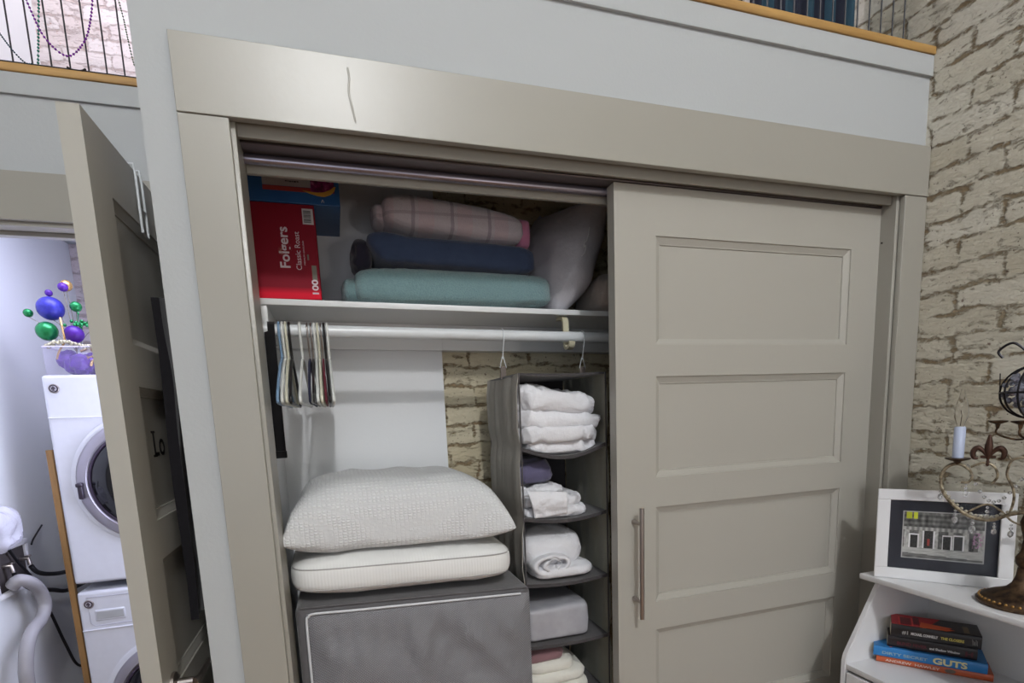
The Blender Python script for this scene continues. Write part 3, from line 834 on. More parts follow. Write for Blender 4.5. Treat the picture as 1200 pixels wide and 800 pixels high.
# ------------------------------------------------------------------ closet: box and pillows
t = NT('grey_quilted_case')
w1 = t.add('ShaderNodeTexWave', Scale=95.0, Distortion=1.0); w1.bands_direction = 'DIAGONAL'; t.link(t.coord(), w1.inputs['Vector'])
mpp = t.add('ShaderNodeMapping'); mpp.inputs['Scale'].default_value = (-1, 1, 1); t.link(t.coord(), mpp.inputs['Vector'])
w2 = t.add('ShaderNodeTexWave', Scale=95.0, Distortion=1.0); w2.bands_direction = 'DIAGONAL'; t.link(mpp.outputs[0], w2.inputs['Vector'])
ww = t.math('MULTIPLY', w1.outputs['Fac'], w2.outputs['Fac'])
n = t.noise(7, 4, .6)
t.base(t.mix(ww, lin((108, 108, 112)), lin((140, 140, 144)))); t.set(Roughness=.36)
t.b.inputs['Sheen Weight'].default_value = .3
t.bump(t.math('ADD', t.math('MULTIPLY', n, 4.0), t.math('MULTIPLY', ww, .35)), .5, .006)
case_m = t.m
plain_case = cloth('grey_case_edge', (96, 94, 96), .7, .3, 20)
bx0, bx1, by0, by1, bz1 = -.386, .203, .105, .555, 1.062
cs = thing('storage_case', (-.09, .33, 0), 'large dark grey zippered fabric case standing in the closet under the pillows', 'storage case')
bm = bmesh.new(); box(bm, bx0, bx1, by0, by1, .02, bz1, .014, seg=4)
bmesh.ops.subdivide_edges(bm, edges=[e for e in bm.edges if e.calc_length() > .1], cuts=14, use_grid_fill=True)
for v in bm.verts:
    v.co.z += -.045*(v.co.x-bx0)*(v.co.z/bz1)
    v.co += Vector((0, 1, 0))*.004*noise.noise(v.co*9)*(1 if v.co.y < .2 else 0)
obj('case_body', bm, plain_case, cs, 60)
# front quilted panel with gathers, framed by a white zip
n_ = 70; bm = bmesh.new(); G = []
zx0, zx1, zz1, zz0 = bx0+.024, bx1-.030, bz1-.014, .06
for j in range(n_+1):
    row = []
    for i in range(n_+1):
        u, v = i/n_, j/n_
        x = zx0+(bx1-.004-zx0)*u; z = zz0+(zz1-zz0)*v - .045*(x-bx0)
        ed = min(u*8, (1-v)*9, v*9, (1-u)*9, 1)
        bulge = .014*ed**.5
        gather = .0055*math.sin(x*150+3*noise.noise(Vector((x*9, z*9, 0))))*max(0, 1-(1-v)*7) + .003*math.sin(z*160)*max(0, 1-u*9)
        folds = (.016*(1-abs(noise.noise(Vector((x*7+z*5, z*4-x*2, 5)))*3))+.005*noise.noise(Vector((x*30, z*26, 2))))*ed
        row.append(bm.verts.new((x, by0-.001-bulge-gather*ed-folds*.8, z)))
    G.append(row)
for j in range(n_):
    for i in range(n_): bm.faces.new((G[j][i], G[j][i+1], G[j+1][i+1], G[j+1][i]))
obj('front_panel', bm, case_m, cs, 180)
bm = bmesh.new()
def zl(x, dz=0): return zz1 - .045*(x-bx0)+dz
zp = [(zx0-.001, by0-.007, .06)] + [(zx0-.001, by0-.007, .3), (zx0-.001, by0-.007, .6), (zx0-.001, by0-.007, .9), (zx0, by0-.007, zl(zx0)-.022), (zx0+.005, by0-.007, zl(zx0)-.006), (zx0+.020, by0-.007, zl(zx0))] + [(zx0+.02+(zx1-zx0-.02)*k/6, by0-.007, zl(zx0+.02+(zx1-zx0-.02)*k/6)) for k in range(1, 7)]
tube(bm, smoothpath(zp, 4), .0032, 8)
o = obj('zipper', bm, mat_flat('white_zip', (206, 208, 212), .5), cs); o['label'] = 'white zip edging'
bm = bmesh.new(); tube(bm, [(bx0+.012, by0+.001, zl(bx0)-.006+.020), (0, by0+.001, zl(0)+.014), (bx1-.010, by0+.001, zl(bx1)+.014)], .0022, 6)
obj('piping', bm, plain_case, cs)

# gusseted memory-foam pillow
t = NT('white_pillow_knit'); n = t.noise(6, 3)
w1 = t.add('ShaderNodeTexWave', Scale=42.0, Distortion=.6); w1.bands_direction = 'X'; t.link(t.coord(), w1.inputs['Vector'])
t.base(t.mix(n, lin((214, 214, 212)), lin((228, 228, 226)))); t.set(Roughness=.9)
t.bump(t.math('ADD', t.math('MULTIPLY', w1.outputs['Fac'], .12), t.math('MULTIPLY', n, 1.2)), .4, .004)
kn = t.m
pcx, pcy, plx, ply = -.113, .318, .560, .430
lp = thing('foam_pillow', (pcx, pcy, 1.05), 'flat white pillow with corded seams lying on the grey case under the other pillow', 'pillow')
bm = bmesh.new()
blob(bm, (pcx, pcy, 1.118), plx/2, ply/2, .060, .62, .24, 120, 44, wr(.004, 8, 51, (1, 1, 1), True))
tl = lambda p: -.010*(p.x-pcx)/.28 - (.012 if True else 0)*0
for v in bm.verts:
    v.co.z += tl(v.co); fl = bz1-.045*(v.co.x-bx0)+.003
    v.co.z = max(v.co.z, fl)
obj('pillow_body', bm, kn, lp, 180)
def seam(z, e, name, m, r=.0016, k=1.0):
    bm = bmesh.new(); pts = []
    for i in range(96):
        u = 2*PI*i/96; s_ = max(0.02, 1-abs((z-1.118)/.060)**(2/.62))**(.62/2)
        p = Vector((pcx+plx/2*s_*k*spow(math.cos(u), .24), pcy+ply/2*s_*k*spow(math.sin(u), .24), z)); p.z += tl(p); 
        p.z = max(p.z, bz1-.045*(p.x-bx0)+.004)
        pts.append(p)
    tube(bm, pts, r, 6, True); return obj(name, bm, m, lp)
cord = mat_flat('seam_cord', (168, 166, 164), .8)
seam(1.142, .24, 'piping', cord, .0017, 1.006); seam(1.090, .24, 'piping', cord, .0017, 1.006)

# plump pillow with a honeycomb knit
t = NT('honeycomb_knit')
vo = t.add('ShaderNodeTexVoronoi', Scale=95.0, Randomness=.25); vo.feature = 'DISTANCE_TO_EDGE'
mp = t.add('ShaderNodeMapping'); mp.inputs['Scale'].default_value = (1, 1.2, 1.5); t.link(t.coord(), mp.inputs['Vector']); t.link(mp.outputs[0], vo.inputs['Vector'])
n = t.noise(5, 3)
hh = t.math('MULTIPLY', vo.outputs['Distance'], 2.5, True)
t.base(t.mix(hh, lin((204, 205, 206)), lin((220, 221, 221)))); t.set(Roughness=.9)
t.bump(t.math('ADD', hh, t.math('MULTIPLY', n, 1.5)), .6, .0035)
up = thing('knit_pillow', (-.113, .33, 1.18), 'plump white pillow with a honeycomb knit cover, top of the pillow pair', 'pillow')
bm = bmesh.new()
pillow(bm, -.117, .322, 1.212, .565, .46, .140, 80, wr(.008, 6, 61, (1, 1, 1), True), 4.6, .42, .18, hb=.045)
for v in bm.verts:
    v.co.z += -.03*(v.co.x+.11)
    v.co.z = max(v.co.z, 1.181)
    v.co.x = max(v.co.x, -.416)
obj('pillow_body', bm, t.m, up, 180)

# ------------------------------------------------------------------ hanging organizer
t = NT('organizer_canvas'); n = t.noise(10, 5, .6); w_ = t.noise(700, 2)
mp = t.add('ShaderNodeMapping'); mp.inputs['Scale'].default_value = (22, 22, 2.2); t.link(t.coord(), mp.inputs['Vector'])
fo = t.noise(1.0, 3, .5, mp.outputs[0])
t.base(t.mix(n, lin((136, 133, 126)), lin((162, 158, 150)))); t.set(Roughness=.85)
t.bump(t.math('ADD', t.math('MULTIPLY', fo, 3), t.math('MULTIPLY', w_, .1)), .5, .006)
canvas = t.m
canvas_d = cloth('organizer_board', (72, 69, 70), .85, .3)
ox0, ox1, oy0, oy1, ozt, ozb = .216, .474, .180, .480, 1.603, .630
SZ = [1.405, 1.208, 1.016, .828, .640]
og = thing('hanging_organizer', (.345, .33, ozb), 'grey canvas hanging shelf organizer on the closet rod, stuffed with linens', 'organizer')
def panel(name, x, out, m, seed):
    """side panel, pinched at each shelf and puffed between"""
    bm = bmesh.new(); nz, ny = 80, 24
    def Pt(i, j, o_):
        y = oy0+(oy1-oy0)*i/ny; z = ozb+(ozt-ozb)*j/nz
        k = min(abs(z-s) for s in SZ+[ozt]); puff = .007*min(1, k/.05)
        f = .0045*noise.noise(Vector((y*26+seed, z*3, seed)))*(1.5) 
        sag = -.006*math.sin(PI*i/ny)*(1 if j == nz else 0)
        fy = y + (.010*noise.noise(Vector((z*4, seed, 1))) if i in (0, ny) else 0)
        return (x+out*(puff+f+(.010*(i/ny) if out < 0 else 0)*0)+o_, fy, z+sag)
    a = [[bm.verts.new(Pt(i, j, 0)) for i in range(ny+1)] for j in range(nz+1)]
    b = [[bm.verts.new(Pt(i, j, .0022)) for i in range(ny+1)] for j in range(nz+1)]
    for j in range(nz):
        for i in range(ny):
            bm.faces.new((a[j][i], a[j][i+1], a[j+1][i+1], a[j+1][i])); bm.faces.new((b[j][i], b[j+1][i], b[j+1][i+1], b[j][i+1]))
    for j in range(nz):
        for i in (0, ny): bm.faces.new((a[j][i], a[j+1][i], b[j+1][i], b[j][i]))
    for i in range(ny):
        for j in (0, nz): bm.faces.new((a[j][i], b[j][i], b[j][i+1], a[j][i+1]))
    return obj(name, bm, m, og, 60)
panel('side_panel', ox0, -1, canvas, 3)
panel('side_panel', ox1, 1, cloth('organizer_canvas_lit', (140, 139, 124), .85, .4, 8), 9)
obj('back_panel', B(ox0, ox1, oy1-.003, oy1, ozb, ozt), canvas_d, og)
def oshelf(name, z, sag, th=.010):
    bm = bmesh.new(); nx, ny = 24, 8
    def T(i, j, o_):
        u, w = i/nx, j/ny
        s = math.sin(PI*u)*(1-w*.6)
        return (ox0+.002+(ox1-ox0-.003)*u, oy0-.004*math.sin(PI*u)+(oy1-.004-oy0)*w, z-sag*s+o_)
    a = [[bm.verts.new(T(i, j, 0)) for i in range(nx+1)] for j in range(ny+1)]
    b = [[bm.verts.new(T(i, j, -th)) for i in range(nx+1)] for j in range(ny+1)]
    for j in range(ny):
        for i in range(nx):
            bm.faces.new((a[j][i], a[j][i+1], a[j+1][i+1], a[j+1][i])); bm.faces.new((b[j][i], b[j+1][i], b[j+1][i+1], b[j][i+1]))
    for i in range(nx):
        for j in (0, ny): bm.faces.new((a[j][i], b[j][i], b[j][i+1], a[j][i+1]))
    for j in range(ny):
        for i in (0, nx): bm.faces.new((a[j][i], a[j+1][i], b[j+1][i], b[j][i]))
    return obj(name, bm, canvas_d, og, 60)
oshelf('top_panel', ozt+.001, .003, .006)
for z, s in zip(SZ, (.030, .014, .008, .004, .002)): oshelf('shelf', z, s)
bm = bmesh.new()
for x in (ox0+.001, ox1+.001): tube(bm, [(x, oy0-.002, ozt), (x, oy0-.002, ozb)], .0022, 6)
obj('edge_binding', bm, canvas_d, og)
for x in (.222, .477):
    hxx = x
    bm = bmesh.new()
    Rk = .0185; z = zr(x)
    arc = [(hxx, RY+Rk*math.cos(PI*a), z+Rk*math.sin(PI*a)) for a in [(-.25+.13*k) for k in range(10)]]
    tail = [(hxx, RY-.016, z-.018), (hxx, RY-.004, z-.050), (hxx, RY, z-.066)]
    tube(bm, smoothpath(arc+tail, 3), .0016, 8)
    tube(bm, [(hxx-.0015, RY, z-.060), (hxx-.010, RY, z-.092), (hxx+.010, RY, z-.092), (hxx+.0015, RY, z-.060)], .0014, 8)
    o = obj('hook', bm, M['white_rod'], og); o['label'] = 'white wire hook over the rod'
    xx = min(max(hxx, ox0+.008), ox1-.006)
    obj('strap', B(hxx-.008, hxx+.008, RY-.0012, RY+.0012, ozt-.004, z-.088), cloth('taupe_strap', (120, 110, 104), wr=.2) if 'taupe_strap' not in bpy.data.materials else bpy.data.materials['taupe_strap'], og)

# linens in the organizer
whitec = cloth('white_cotton', (228, 228, 231), .95, .8, 16, rgb2=(216, 216, 221), crease=9, dist=.012)
creamc = cloth('cream_cotton', (228, 226, 216), .95, .6, 16, rgb2=(214, 212, 202), crease=7, dist=.010)
def limit(bm, x0=ox0+.006, x1=ox1-.003, y1=oy1-.006, floor=None, sag=0):
    for v in bm.verts:
        v.co.x = min(max(v.co.x, x0), x1); v.co.y = min(v.co.y, y1)
        if floor is not None:
            u = (v.co.x-ox0)/(ox1-ox0); w = max(0, (v.co.y-oy0)/(oy1-oy0)); v.co.z = max(v.co.z, floor+.001-sag*math.sin(PI*min(1, max(0, u)))*(1-min(1, w)*.6))
def layers(spec, seed, amp=.007, sc=17, st=(1, 1, 1.6)):
    bm = bmesh.new()
    for k, (cx, cy, cz, rx, ry, rz) in enumerate(spec):
        f1, f2 = wr(amp, sc, seed+k*2.3, st, True, .0008, 160), wr(amp*.45, sc*2.4, seed+k*1.7+9, (1, 1, 1.3), True)
        blob(bm, (cx, cy, cz), rx, ry, rz, .6, .35, 130, 36, lambda p: f1(p)+f2(p))
    return bm
bm = layers([(.345, .318, 1.400, .110, .128, .026), (.342, .312, 1.436, .116, .138, .026), (.348, .318, 1.474, .122, .140, .027), (.338, .322, 1.524, .116, .142, .037)], 70, .016, 15)
for v in bm.verts: v.co.z += -.16*(v.co.x-.34)*max(0, min(1, (v.co.z-1.47)/.06))
limit(bm, floor=SZ[0], sag=.030)
tag(obj('folded_comforter', bm, whitec, smooth=180), 'thick white comforter folded in the top organizer cubby', 'linen', 'white linens in the organizer')
purp = cloth('grey_purple_cotton', (98, 94, 122), .95, .7, 14, crease=10)
bm = layers([(.275, .345, 1.326, .058, .115, .036)], 75, .010); limit(bm)
tag(obj('purple_sheet', bm, purp, smooth=180), 'grey purple folded cloth lying on the white towels in the second cubby', 'linen')
bm = layers([(.325, .315, 1.213, .098, .125, .018), (.318, .318, 1.243, .092, .120, .020), (.290, .322, 1.270, .066, .118, .018)], 80, .011, 22)
limit(bm, floor=SZ[1], sag=.014)
tag(obj('folded_towels', bm, whitec, smooth=180), 'soft white towels folded in the second organizer cubby', 'linen', 'white linens in the organizer')
# flap hanging over the front of the shelf edge
n_ = 20; bm = bmesh.new(); G0 = []
for j in range(n_+1):
    row = []
    for i in range(n_+1):
        u, v = i/n_, j/n_
        x = .228+.120*u+.022*v*(1-u); z = 1.284-.012*u-(.060+.020*(1-u))*v
        y = oy0-.004-.010*math.sin(PI*min(1, v*1.2))*(1) - .004*noise.noise(Vector((u*4, v*3, 3)))
        row.append((x, y, z))
    G0.append(row)
fa = [[bm.verts.new(p) for p in r_] for r_ in G0]; fb_ = [[bm.verts.new((p[0], p[1]+.004, p[2])) for p in r_] for r_ in G0]
for j in range(n_):
    for i in range(n_):
        bm.faces.new((fa[j][i], fa[j][i+1], fa[j+1][i+1], fa[j+1][i])); bm.faces.new((fb_[j][i], fb_[j+1][i], fb_[j+1][i+1], fb_[j][i+1]))
for i in range(n_):
    for j in (0, n_): bm.faces.new((fa[j][i], fb_[j][i], fb_[j][i+1], fa[j][i+1]))
    for j in (0, n_): bm.faces.new((fa[i][j], fa[i+1][j], fb_[i+1][j], fb_[i][j]))
tag(obj('hanging_cloth', bm, whitec, smooth=180), 'white towel end hanging over the front of the second shelf', 'linen')
bm = bmesh.new()
blob(bm, (.325, .335, 1.088), .100, .125, .062, .7, .5, 80, 36, wr(.006, 12, 91))
spiral(bm, (.310, 0, 1.060), .078, .040, .013, 2.1, 'y', .186, .250, 12, 110, wr(.004, 26, 93), .2, start=-.2*PI, ccw=-1)
blob(bm, (.345, .28, 1.035), .094, .095, .020, .6, .35, 70, 20, wr(.005, 20, 95))
limit(bm, floor=SZ[2], sag=.008)
tag(obj('rolled_blanket', bm, whitec, smooth=180), 'white blanket rolled up in the third organizer cubby, its coil facing out', 'linen', 'white linens in the organizer')
t = NT('grey_plastic_wrap'); n = t.noise(26, 4)
t.base(t.mix(n, lin((150, 150, 156)), lin((178, 178, 184)))); t.set(Roughness=.25); t.bump(n, .5, .004)
bm = bmesh.new(); blob(bm, (.322, .322, .882), .098, .132, .052, .22, .16, 90, 40, wr(.004, 14, 101, (1, 1, 1), True))
limit(bm, floor=SZ[3], sag=.004)
tag(obj('packaged_sheets', bm, t.m, smooth=180), 'grey sheet set sealed in shiny plastic in the fourth cubby', 'linen package')
mauve = cloth('mauve_cotton', (142, 108, 112), .95, .6, 14)
bm = layers([(.285, .330, .772, .062, .12, .024)], 110, .006); limit(bm)
tag(obj('mauve_sheet', bm, mauve, smooth=180), 'dusty mauve folded cloth on the cream sheets in the fifth cubby', 'linen')
bm = layers([(.322, .315, .665, .100, .125, .028), (.318, .318, .705, .096, .125, .026), (.300, .322, .738, .078, .120, .024)], 120, .004, 12); limit(bm, floor=SZ[4], sag=.002)
tag(obj('cream_sheets', bm, creamc, smooth=180), 'cream sheets folded in the fifth organizer cubby, lowest in view', 'linen')

# ------------------------------------------------------------------ bookcase
by_far, by_near = -.085, -.78
bxt, bxb, bxw = 1.150, 1.092, XR-.007
WP = M['white_paint']
bc = thing('bookcase', (1.26, (by_far+by_near)/2, 0), 'white bookcase with a sloping upper side against the brick wall', 'bookcase')
obj('top_board', B(bxt, bxw, by_near-.012, by_far+.004, .984, 1.0, .0025), WP, bc)
def side(y0, y1):
    bm = bmesh.new(); pr = [(bxb, 0), (bxb, .745), (bxb+.004, .765), (1.212, .972), (1.222, .984), (bxw, .984), (bxw, 0)]
    a = [bm.verts.new((x, y0, z)) for x, z in pr]; b = [bm.verts.new((x, y1, z)) for x, z in pr]
    bm.faces.new(a); bm.faces.new(b[::-1])
    for k in range(len(pr)): bm.faces.new((a[k], a[(k+1) % len(pr)], b[(k+1) % len(pr)], b[k]))
    bmesh.ops.bevel(bm, geom=bm.edges[:], offset=.002, segments=2, affect='EDGES')
    return bm
obj('side_panel', side(by_far-.016, by_far), WP, bc); obj('side_panel', side(by_near, by_near+.016), WP, bc)
obj('back_board', B(bxw-.006, bxw, by_near+.016, by_far-.016, .02, .984), WP, bc)
obj('shelf', B(bxb+.002, bxw-.006, by_near+.016, by_far-.016, .724, .740, .001), WP, bc)
obj('shelf', B(bxb+.002, bxw-.006, by_near+.016, by_far-.016, .05, .066, .001), WP, bc)
dr = obj('drawer', B(bxb-.001, bxb+.017, by_near+.020, by_far-.020, .50, .716, .002), WP, bc)
obj('drawer', B(bxb-.001, bxb+.017, by_near+.020, by_far-.020, .07, .495, .002), WP, bc)
bm = bmesh.new(); box(bm, bxb-.002, bxb+.006, -.262, -.222, .7165, .7245, .001)
obj('catch', bm, M['chrome'], bc)

# books
bd = Vector((.16, -.2, 0)).normalized(); bn = Vector((.2, .16, 0)).normalized(); bo = Vector((1.18, -.12, 0))
def BP(u, w, z): return bo+bd*u+bn*w+Vector((0, 0, z))
def book(name, u0, u1, w0, w1, z0, z1, cover, label, spine_txt=(), top=None, hard=True, pages=(214, 204, 178)):
    t = thing(name, BP((u0+u1)/2, (w0+w1)/2, z0), label, 'book', 'books stacked in the bookcase')
    cm = mat_flat('cover_'+'_'.join(map(str, cover)), cover, .35)
    def obx(bm, a0, a1, b0, b1, c0, c1, bev=0):
        vs = len(bm.verts); box(bm, a0, a1, b0, b1, c0, c1, bev)
        bm.verts.ensure_lookup_table()
        for v in bm.verts[vs:]: v.co = BP(v.co.x, v.co.y, v.co.z)
    th = .0022 if hard else .0008; ov = .003 if hard else 0
    bm = bmesh.new(); obx(bm, u0, u1, w0+.003, w1, z0, z0+th, .0004); obx(bm, u0, u1, w0+.003, w1, z1-th, z1, .0004)
    # rounded spine
    vs = len(bm.verts); N = 8; A = []; Bq = []
    for k in range(N+1):
        a = -PI/2+PI*k/N; zz = (z0+z1)/2+(z1-z0)/2*math.sin(a); ww_ = w0+.004-.004*math.cos(a)
        A.append((ww_, zz)); Bq.append((w0+.006-.003*math.cos(a), zz))
    lp_ = A+Bq[::-1]; r0 = [bm.verts.new(BP(u0, a, b)) for a, b in lp_]; r1 = [bm.verts.new(BP(u1, a, b)) for a, b in lp_]
    m_ = len(lp_)
    for k in range(m_): bm.faces.new((r0[k], r0[(k+1) % m_], r1[(k+1) % m_], r1[k]))
    for rr in (r0, r1):
        for k in range(N): bm.faces.new((rr[k], rr[k+1], rr[m_-2-k], rr[m_-1-k]))
    obj('cover', bm, cm, t)
    bm = bmesh.new(); obx(bm, u0+ov, u1-ov, w0+.006, w1-ov, z0+th, z1-th)
    obj('pages', bm, mat_flat('pages_'+'_'.join(map(str, pages)), pages, .9), t)
    for s, ua, ub, zb_, hgt, rgb, bo_ in spine_txt:
        o_ = BP(ua, w0-.0006, zb_)
        bmx = text_bm(s, hgt, o_, bd, (0, 0, 1), .0003, width=ub-ua, bold=bo_)
        obj('spine_lettering', bmx, mat_flat('ink_'+'_'.join(map(str, rgb)), rgb, .5), t, smooth=0)
    return t
def top_print(t, u0, u1, w0, w1, z, rgb, name='cover_print', pts=None):
    bm = bmesh.new()
    P4 = pts or [(u0, w0), (u1, w0), (u1, w1), (u0, w1)]
    a = [bm.verts.new(BP(p[0], p[1], z)) for p in P4]; b = [bm.verts.new(BP(p[0], p[1], z+.0003)) for p in P4]
    bm.faces.new(a[::-1]); bm.faces.new(b)
    for k in range(len(P4)): bm.faces.new((a[k], a[(k+1) % len(P4)], b[(k+1) % len(P4)], b[k]))
    return obj(name, bm, mat_flat('ink_'+'_'.join(map(str, rgb)), rgb, .4), t, smooth=0)
z0 = .741
bk = book('hardcover_book', .004, .262, .002, .098, z0, z0+.020, (196, 92, 52), 'thin orange book at the bottom of the stack', [('ANDREW  HAWLEY', .026, .150, z0+.006, .010, (226, 200, 190), .0002)])
bm = bmesh.new(); a_ = [BP(.172+.012*math.cos(k*PI/6), .0005, z0+.010+.006*math.sin(k*PI/6)) for k in range(12)]; f_ = bm.faces.new([bm.verts.new(p) for p in a_]); ex = bmesh.ops.extrude_face_region(bm, geom=[f_]); bmesh.ops.translate(bm, verts=[e for e in ex['geom'] if isinstance(e, bmesh.types.BMVert)], vec=-bn*.0008)
obj('spine_badge', bm, mat_flat('badge_grey', (110, 96, 84), .5), bk)
bm = bmesh.new(); box(bm, 0, 1, 0, 1, 0, 1); bm.free()
z1 = z0+.0205
book('hardcover_book', -.004, .248, -.004, .098, z1, z1+.029, (42, 124, 190), 'bright blue hardcover lettered in cream, second from the bottom of the stack', [('DIRTY SECRET', .016, .120, z1+.009, .011, (150, 176, 188), .0003), ('GUTS', .132, .206, z1+.006, .024, (226, 214, 160), .0009)], pages=(226, 212, 160))
z2 = z1+.0295
b3 = book('paperback_book', .028, .226, .006, .090, z2, z2+.034, (34, 26, 28), 'black paperback with dark red spine letters, under the top book', [('BLIND FEVER', .050, .118, z2+.011, .012, (96, 30, 42), .0004), ('and Shadow Window', .124, .190, z2+.011, .009, (206, 202, 200), .0003), ('H', .200, .216, z2+.009, .018, (84, 24, 36), .0006)], hard=False)
top_print(b3, .034, .038, 0, 0, z2, (230, 90, 60), pts=[(.034, .004), (.040, .004), (.040, .0062), (.034, .0062)])
z3 = z2+.0345
b4 = book('paperback_book', .034, .232, .000, .092, z3, z3+.037, (30, 26, 28), 'black paperback with a red and orange cover, on top of the stack', [('MICHAEL CONNELLY', .080, .140, z3+.013, .010, (216, 214, 212), .0005), ('THE CLOSERS', .146, .196, z3+.013, .010, (206, 190, 90), .0004), ('#1', .060, .074, z3+.012, .014, (170, 168, 166), .0004)], hard=False)
zt_ = z3+.0371
top_print(b4, .035, .110, .003, .090, zt_, (196, 30, 40), pts=[(.035, .003), (.112, .003), (.150, .090), (.035, .090)])
top_print(b4, 0, 0, 0, 0, zt_+.0003, (232, 100, 48), pts=[(.098, .003), (.158, .003), (.176, .016), (.164, .020), (.172, .030), (.104, .046)])
for u in (.052, .082): top_print(b4, u, u+.003, .004, .070, zt_+.0003, (232, 60, 60))
top_print(b4, .056, .080, .010, .066, zt_+.0003, (120, 20, 26)); top_print(b4, .086, .100, .020, .080, zt_+.0003, (110, 20, 30))
top_print(b4, .196, .208, .010, .060, zt_, (110, 96, 66))
bm = bmesh.new()
for k in range(5):
    tube(bm, [BP(.214+.0022*k, -.0008, z3+.010+.002*(k % 2)), BP(.212+.0025*k, -.0008, z3+.026-.003*(k % 3))], .0006, 5)
obj('spine_emblem', bm, mat_flat('emblem_grey', (150, 148, 146), .5), b4)

# ------------------------------------------------------------------ framed photograph
fd = Vector((.64, -.77, 0)).normalized(); fn = Vector((-.77, -.64, 0)).normalized(); fo_ = Vector((1.158, -.119, 1.0005))
def FP(u, z, d=0):      # u along, z up the leaning face, d toward the room
    lean = math.radians(7)
    return fo_+fd*u-fn*(z*math.sin(lean))+Vector((0, 0, z*math.cos(lean)))+fn*d*math.cos(lean)+Vector((0, 0, d*math.sin(lean)))
FW, FH = .293, .249
fr = thing('picture_frame', FP(FW/2, 0), 'white framed black-and-white photograph with a dark mat on the bookcase top', 'picture frame')
def fbox(bm, u0, u1, z0, z1, d0, d1, bev=0):
    tmp = bmesh.new(); box(tmp, u0, u1, d0, d1, z0, z1, bev)
    for v in tmp.verts: v.co = FP(v.co.x, v.co.z, v.co.y)
    me_ = bpy.data.meshes.new('x'); tmp.to_mesh(me_); bm.from_mesh(me_); bpy.data.meshes.remove(me_); tmp.free()
bm = bmesh.new(); w_ = .030
fbox(bm, 0, FW, 0, w_, -.016, .002, .002); fbox(bm, 0, FW, FH-w_, FH, -.016, .002, .002); fbox(bm, 0, w_, w_-.001, FH-w_+.001, -.016, .002, .002); fbox(bm, FW-w_, FW, w_-.001, FH-w_+.001, -.016, .002, .002)
obj('frame', bm, WP, fr)
bm = bmesh.new(); fbox(bm, .02, FW-.02, .02, FH-.02, -.014, -.006)
obj('mat_board', bm, mat_flat('slate_mat', (54, 56, 66), .8), fr)
bm = bmesh.new(); fbox(bm, .0600, .2355, .0605, .1905, -.006, -.0050)
obj('print_border', bm, mat_flat('print_white', (206, 206, 204), .7), fr)
# the print: a street front in black and white, as a colour-per-cell grid
NX, NZ = 96, 68
def pic(u, v):      # v from bottom
    g = .34+.10*noise.noise(Vector((u*9, v*7, 4)))
    if v > .68: g = .30+.16*noise.noise(Vector((u*22, v*9, 1)))+.06*math.sin(v*60)
    if .60 < v < .68: g = .50+.1*math.sin(u*90)
    if .22 < v <= .60:
        col = math.sin(u*34); g = .30+.26*(1 if col > .45 else 0)+.14*noise.noise(Vector((u*30, v*18, 7)))
        for cx_, w2, h2 in ((.14, .05, .50), (.33, .06, .60), (.56, .045, .5), (.70, .05, .52)):
            if abs(u-cx_) < w2 and v < h2: g = .14+.1*noise.noise(Vector((u*60, v*40, 2)))
            elif abs(u-cx_) < w2+.018 and v < h2+.03: g = .78
        if abs(u-.86) < .03 and v < .50: g = .10
    if v <= .22: g = .62-.2*abs(noise.noise(Vector((u*6, v*30, 9))))-(.25 if v < .10-.06*u else 0)
    rgb = [g, g, g*.98]
    if .31 < u < .345 and .28 < v < .42: rgb = [.52, .20, .17]
    if v > .86 and (.03 < u < .10 or .12 < u < .18): rgb = [.62, .64, .12]
    if u > .86 and .30 < v < .62 and noise.noise(Vector((u*40, v*30, 3))) > .1: rgb = [.55, .42, .52]
    return [max(0, min(1, c_*1.3+.03)) for c_ in rgb]
me = bpy.data.meshes.new('print'); vs = []; fs = []; cols = []
fro = world_loc(fr)
for j in range(NZ+1):
    for i in range(NX+1): vs.append(FP(.0625+.1705*i/NX, .063+.125*j/NZ, -.0046)-fro)
for j in range(NZ):
    for i in range(NX): a = j*(NX+1)+i; fs.append((a, a+1, a+NX+2, a+NX+1)); cols.append(pic((i+.5)/NX, (j+.5)/NZ))
me.from_pydata([tuple(v) for v in vs], [], fs)
ca = me.color_attributes.new('ink', 'FLOAT_COLOR', 'CORNER')
for k, c_ in enumerate(cols):
    l_ = lin(tuple(x*255 for x in c_))
    for q in range(4): ca.data[k*4+q].color = (*l_, 1)
t = NT('photo_print'); at = t.add('ShaderNodeAttribute'); at.attribute_name = 'ink'; t.link(at.outputs['Color'], t.b.inputs['Base Color']); t.set(Roughness=.5)
me.materials.append(t.m)
o = bpy.data.objects.new('photo_print', me); COL.objects.link(o); o.parent = fr; o['label'] = 'black-and-white street photograph'
t = NT('glazing'); t.base((1, 1, 1)); t.set(Roughness=.02); t.b.inputs['Transmission Weight'].default_value = 1; t.b.inputs['IOR'].default_value = 1.15
bm = bmesh.new(); fbox(bm, .022, FW-.022, .022, FH-.022, -.0035, -.0020)
obj('glazing', bm, t.m, fr)
bm = bmesh.new(); fbox(bm, .02, FW-.02, .02, FH-.02, -.0155, -.0142)
obj('backing', bm, mat_flat('brown_backing', (96, 76, 56), .9), fr)
bm = bmesh.new(); q0 = FP(.146, .12, -.016); q1 = Vector((q0.x, q0.y, 1.001))-fn*.045; tube(bm, [q0, q1], .004, 6)
obj('easel_leg', bm, mat_flat('brown_backing', (96, 76, 56), .9), fr)

